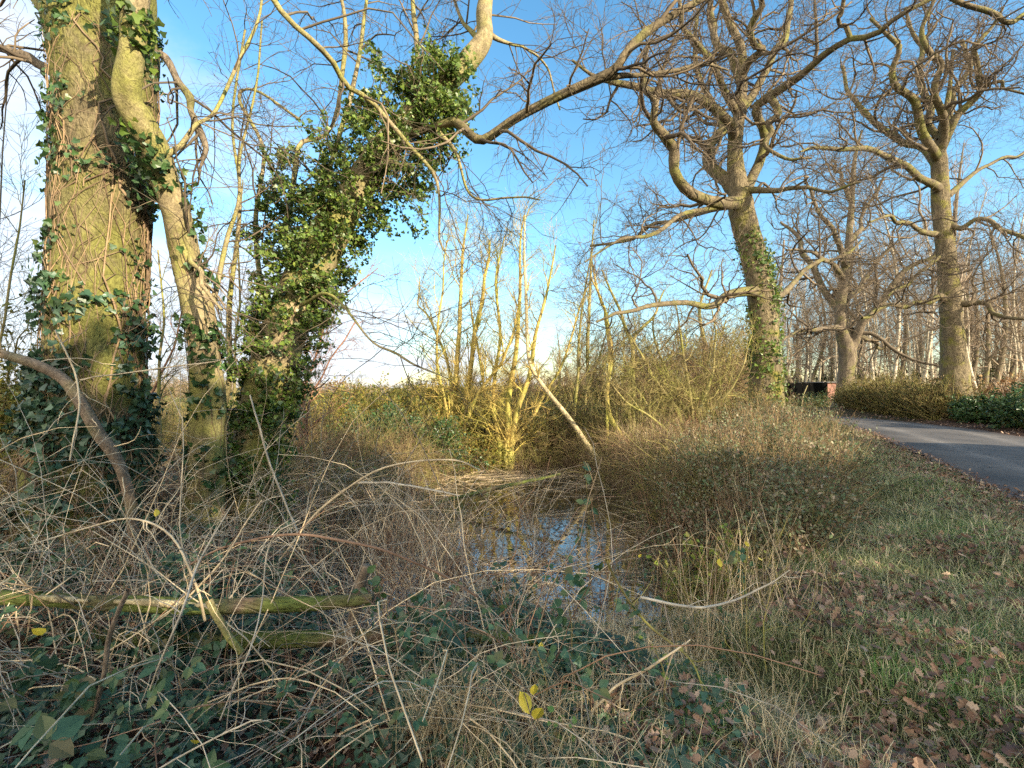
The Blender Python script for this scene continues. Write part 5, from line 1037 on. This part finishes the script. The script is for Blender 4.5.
def sprig(name, lab, p_, py_, Y0, n, seed, spread=.15, size=(.05, .075), m='bramble_leaf'):
    g = rg(seed); c = W(p_, py_, Y0); b = np.array([c[0] + .05, c[1] + .05, float(H(c[0], c[1] + .05))]); root = thing(name, lab, 'plant', b)
    a = cr([tuple(b) + (.004,), tuple((b + c) / 2 + [.03, 0, .02]) + (.0035,), tuple(c + [0, 0, spread * .6]) + (.002,)], 10)
    x_, r_ = grow(g, a[None, :, :3], a[None, :, 3], n, (.4, 1), (spread * .4, spread), (40, 80), 4, .15, 0, .6, .0012); TB().add(a[:, :3], a[:, 3], 5).add(x_, r_, 3).build('stem', MT['twig_olive'], root)
    pp = x_[:, -1]; pp = np.concatenate([pp, pp + g.normal(0, .03, pp.shape)]); leaves('foliage', g, pp, np.tile([0, -.8, .6], (len(pp), 1)), g.uniform(size[0], size[1], len(pp)), OVAL, MT[m], root, .4)
sprig('bramble_sprig', 'upright sprig of rounded dark green leaves in front of the water', 562, 585, 2.6, 6, 310, .16)
sprig('bramble_sprig', 'low sprig of green leaves above the yellow fallen leaves', 535, 660, 2.2, 5, 311, .12, (.035, .055))
sprig('bramble_sprig', 'sprig of blue-green leaves at the water edge right of the dead pole', 585, 470, 6.0, 6, 312, .2, (.09, .13))
sprig('bramble_sprig', 'green leafy sprig on the right bank beside the yellow leaf', 737, 555, 3.4, 6, 313, .14, (.05, .07))
sprig('leafy_sprig', 'lime green sprig low in the dead grass', 655, 655, 2.3, 4, 314, .05, (.02, .035), 'lime_leaf')
sprig('ivy_sprig', 'dark ivy sprig climbing beside the leaning post at the end of the rails', 375, 585, 2.8, 10, 315, .2, (.04, .06), 'ivy')
sprig('leafy_sprig', 'fresh green weed at the bottom edge beside the yellow leaves', 560, 745, 2.0, 8, 316, .10, (.02, .035), 'grass_bright')
# yellow leaves that stand out
for i, (p_, py_, Y0, s_, lab) in enumerate([(525, 703, 1.8, .062, 'left upright leaf of the three bright yellow ones at the bottom'), (534, 690, 1.8, .04, 'smallest and topmost of the three bright yellow leaves at the bottom'),
                                            (538, 714, 1.8, .06, 'lowest and roundest of the three bright yellow leaves at the bottom'), (38, 632, 2.2, .07, 'yellow leaf lying on the lower mossy rail at the left'),
                                            (194, 742, 1.75, .055, 'yellow-green leaf standing among the ivy at the bottom left'), (720, 563, 3.2, .07, 'yellow leaf on the right bank left of the round one'),
                                            (747, 544, 3.3, .05, 'round yellow-green leaf on the right bank'), (640, 556, 3.2, .04, 'small yellow leaf on a cane end over the water'), (156, 513, 2.6, .06, 'yellow-green leaf in front of the foot of the huge trunk'), (541, 646, 2.3, .05, 'yellowing leaf in the sprig above the bright three')]):
    c = W(p_, py_, Y0); g = rg(330 + i); tv, tf = OVAL
    v = tv.copy(); v[:, 1] -= .5; v *= s_ * (1 if i < 3 else .62); al = g.uniform(-.5, .5); ca, sa = math.cos(al), math.sin(al)
    v[:, 2] += .25 * g.normal(0, 1) * v[:, 0] + .5 * g.normal(0, 1) * v[:, 1]
    vv = np.stack([c[0] + (v[:, 0] * ca - v[:, 1] * sa) * 1.1, c[1] + v[:, 2] * 1.5 + .02 * v[:, 1], c[2] + v[:, 0] * sa + v[:, 1] * ca], 1)
    o_ = mesh_obj('yellow_leaf', vv, [tf], MT['yellow_leaf'], smooth=False)
    tag(o_, lab, 'leaf')
# big tuft of dry grass at the bottom centre
def tuft(lab, x, y, n, ln, m, seed, lean=.45, r=.1, wd=.004):
    g = rg(seed); root = thing('grass_tuft', lab, 'grass tuft', (x, y, float(H(x, y)))); xx = x + g.normal(0, r, n); yy = y + g.normal(0, r * .7, n)
    blades('blade', g, on(xx, yy), g.uniform(ln * .5, ln, n), g.uniform(wd * .6, wd, n), lean, m, root)['kind'] = 'stuff'
tuft('big tuft of long straw-coloured grass at the bottom centre', -.30, 2.1, 330, .50, MT['straw'], 340, .5, .10, .0045)
tuft('green grass blades at the foot of the straw tuft', -.16, 1.95, 160, .22, MT['grass'], 341, .4, .10, .005)
tuft('fine straw tuft on the bank right of the bright yellow leaves', .48, 2.35, 200, .30, MT['straw'], 342, .6, .12, .0035)
tuft('pale dry tuft on the verge near the bottom right', 1.35, 2.3, 70, .26, MT['straw'], 343, .6, .1, .0035)
tuft('tangled straw heap on the bank below the sprouting bush', 1.25, 3.5, 260, .36, MT['straw'], 344, .7, .22, .004)
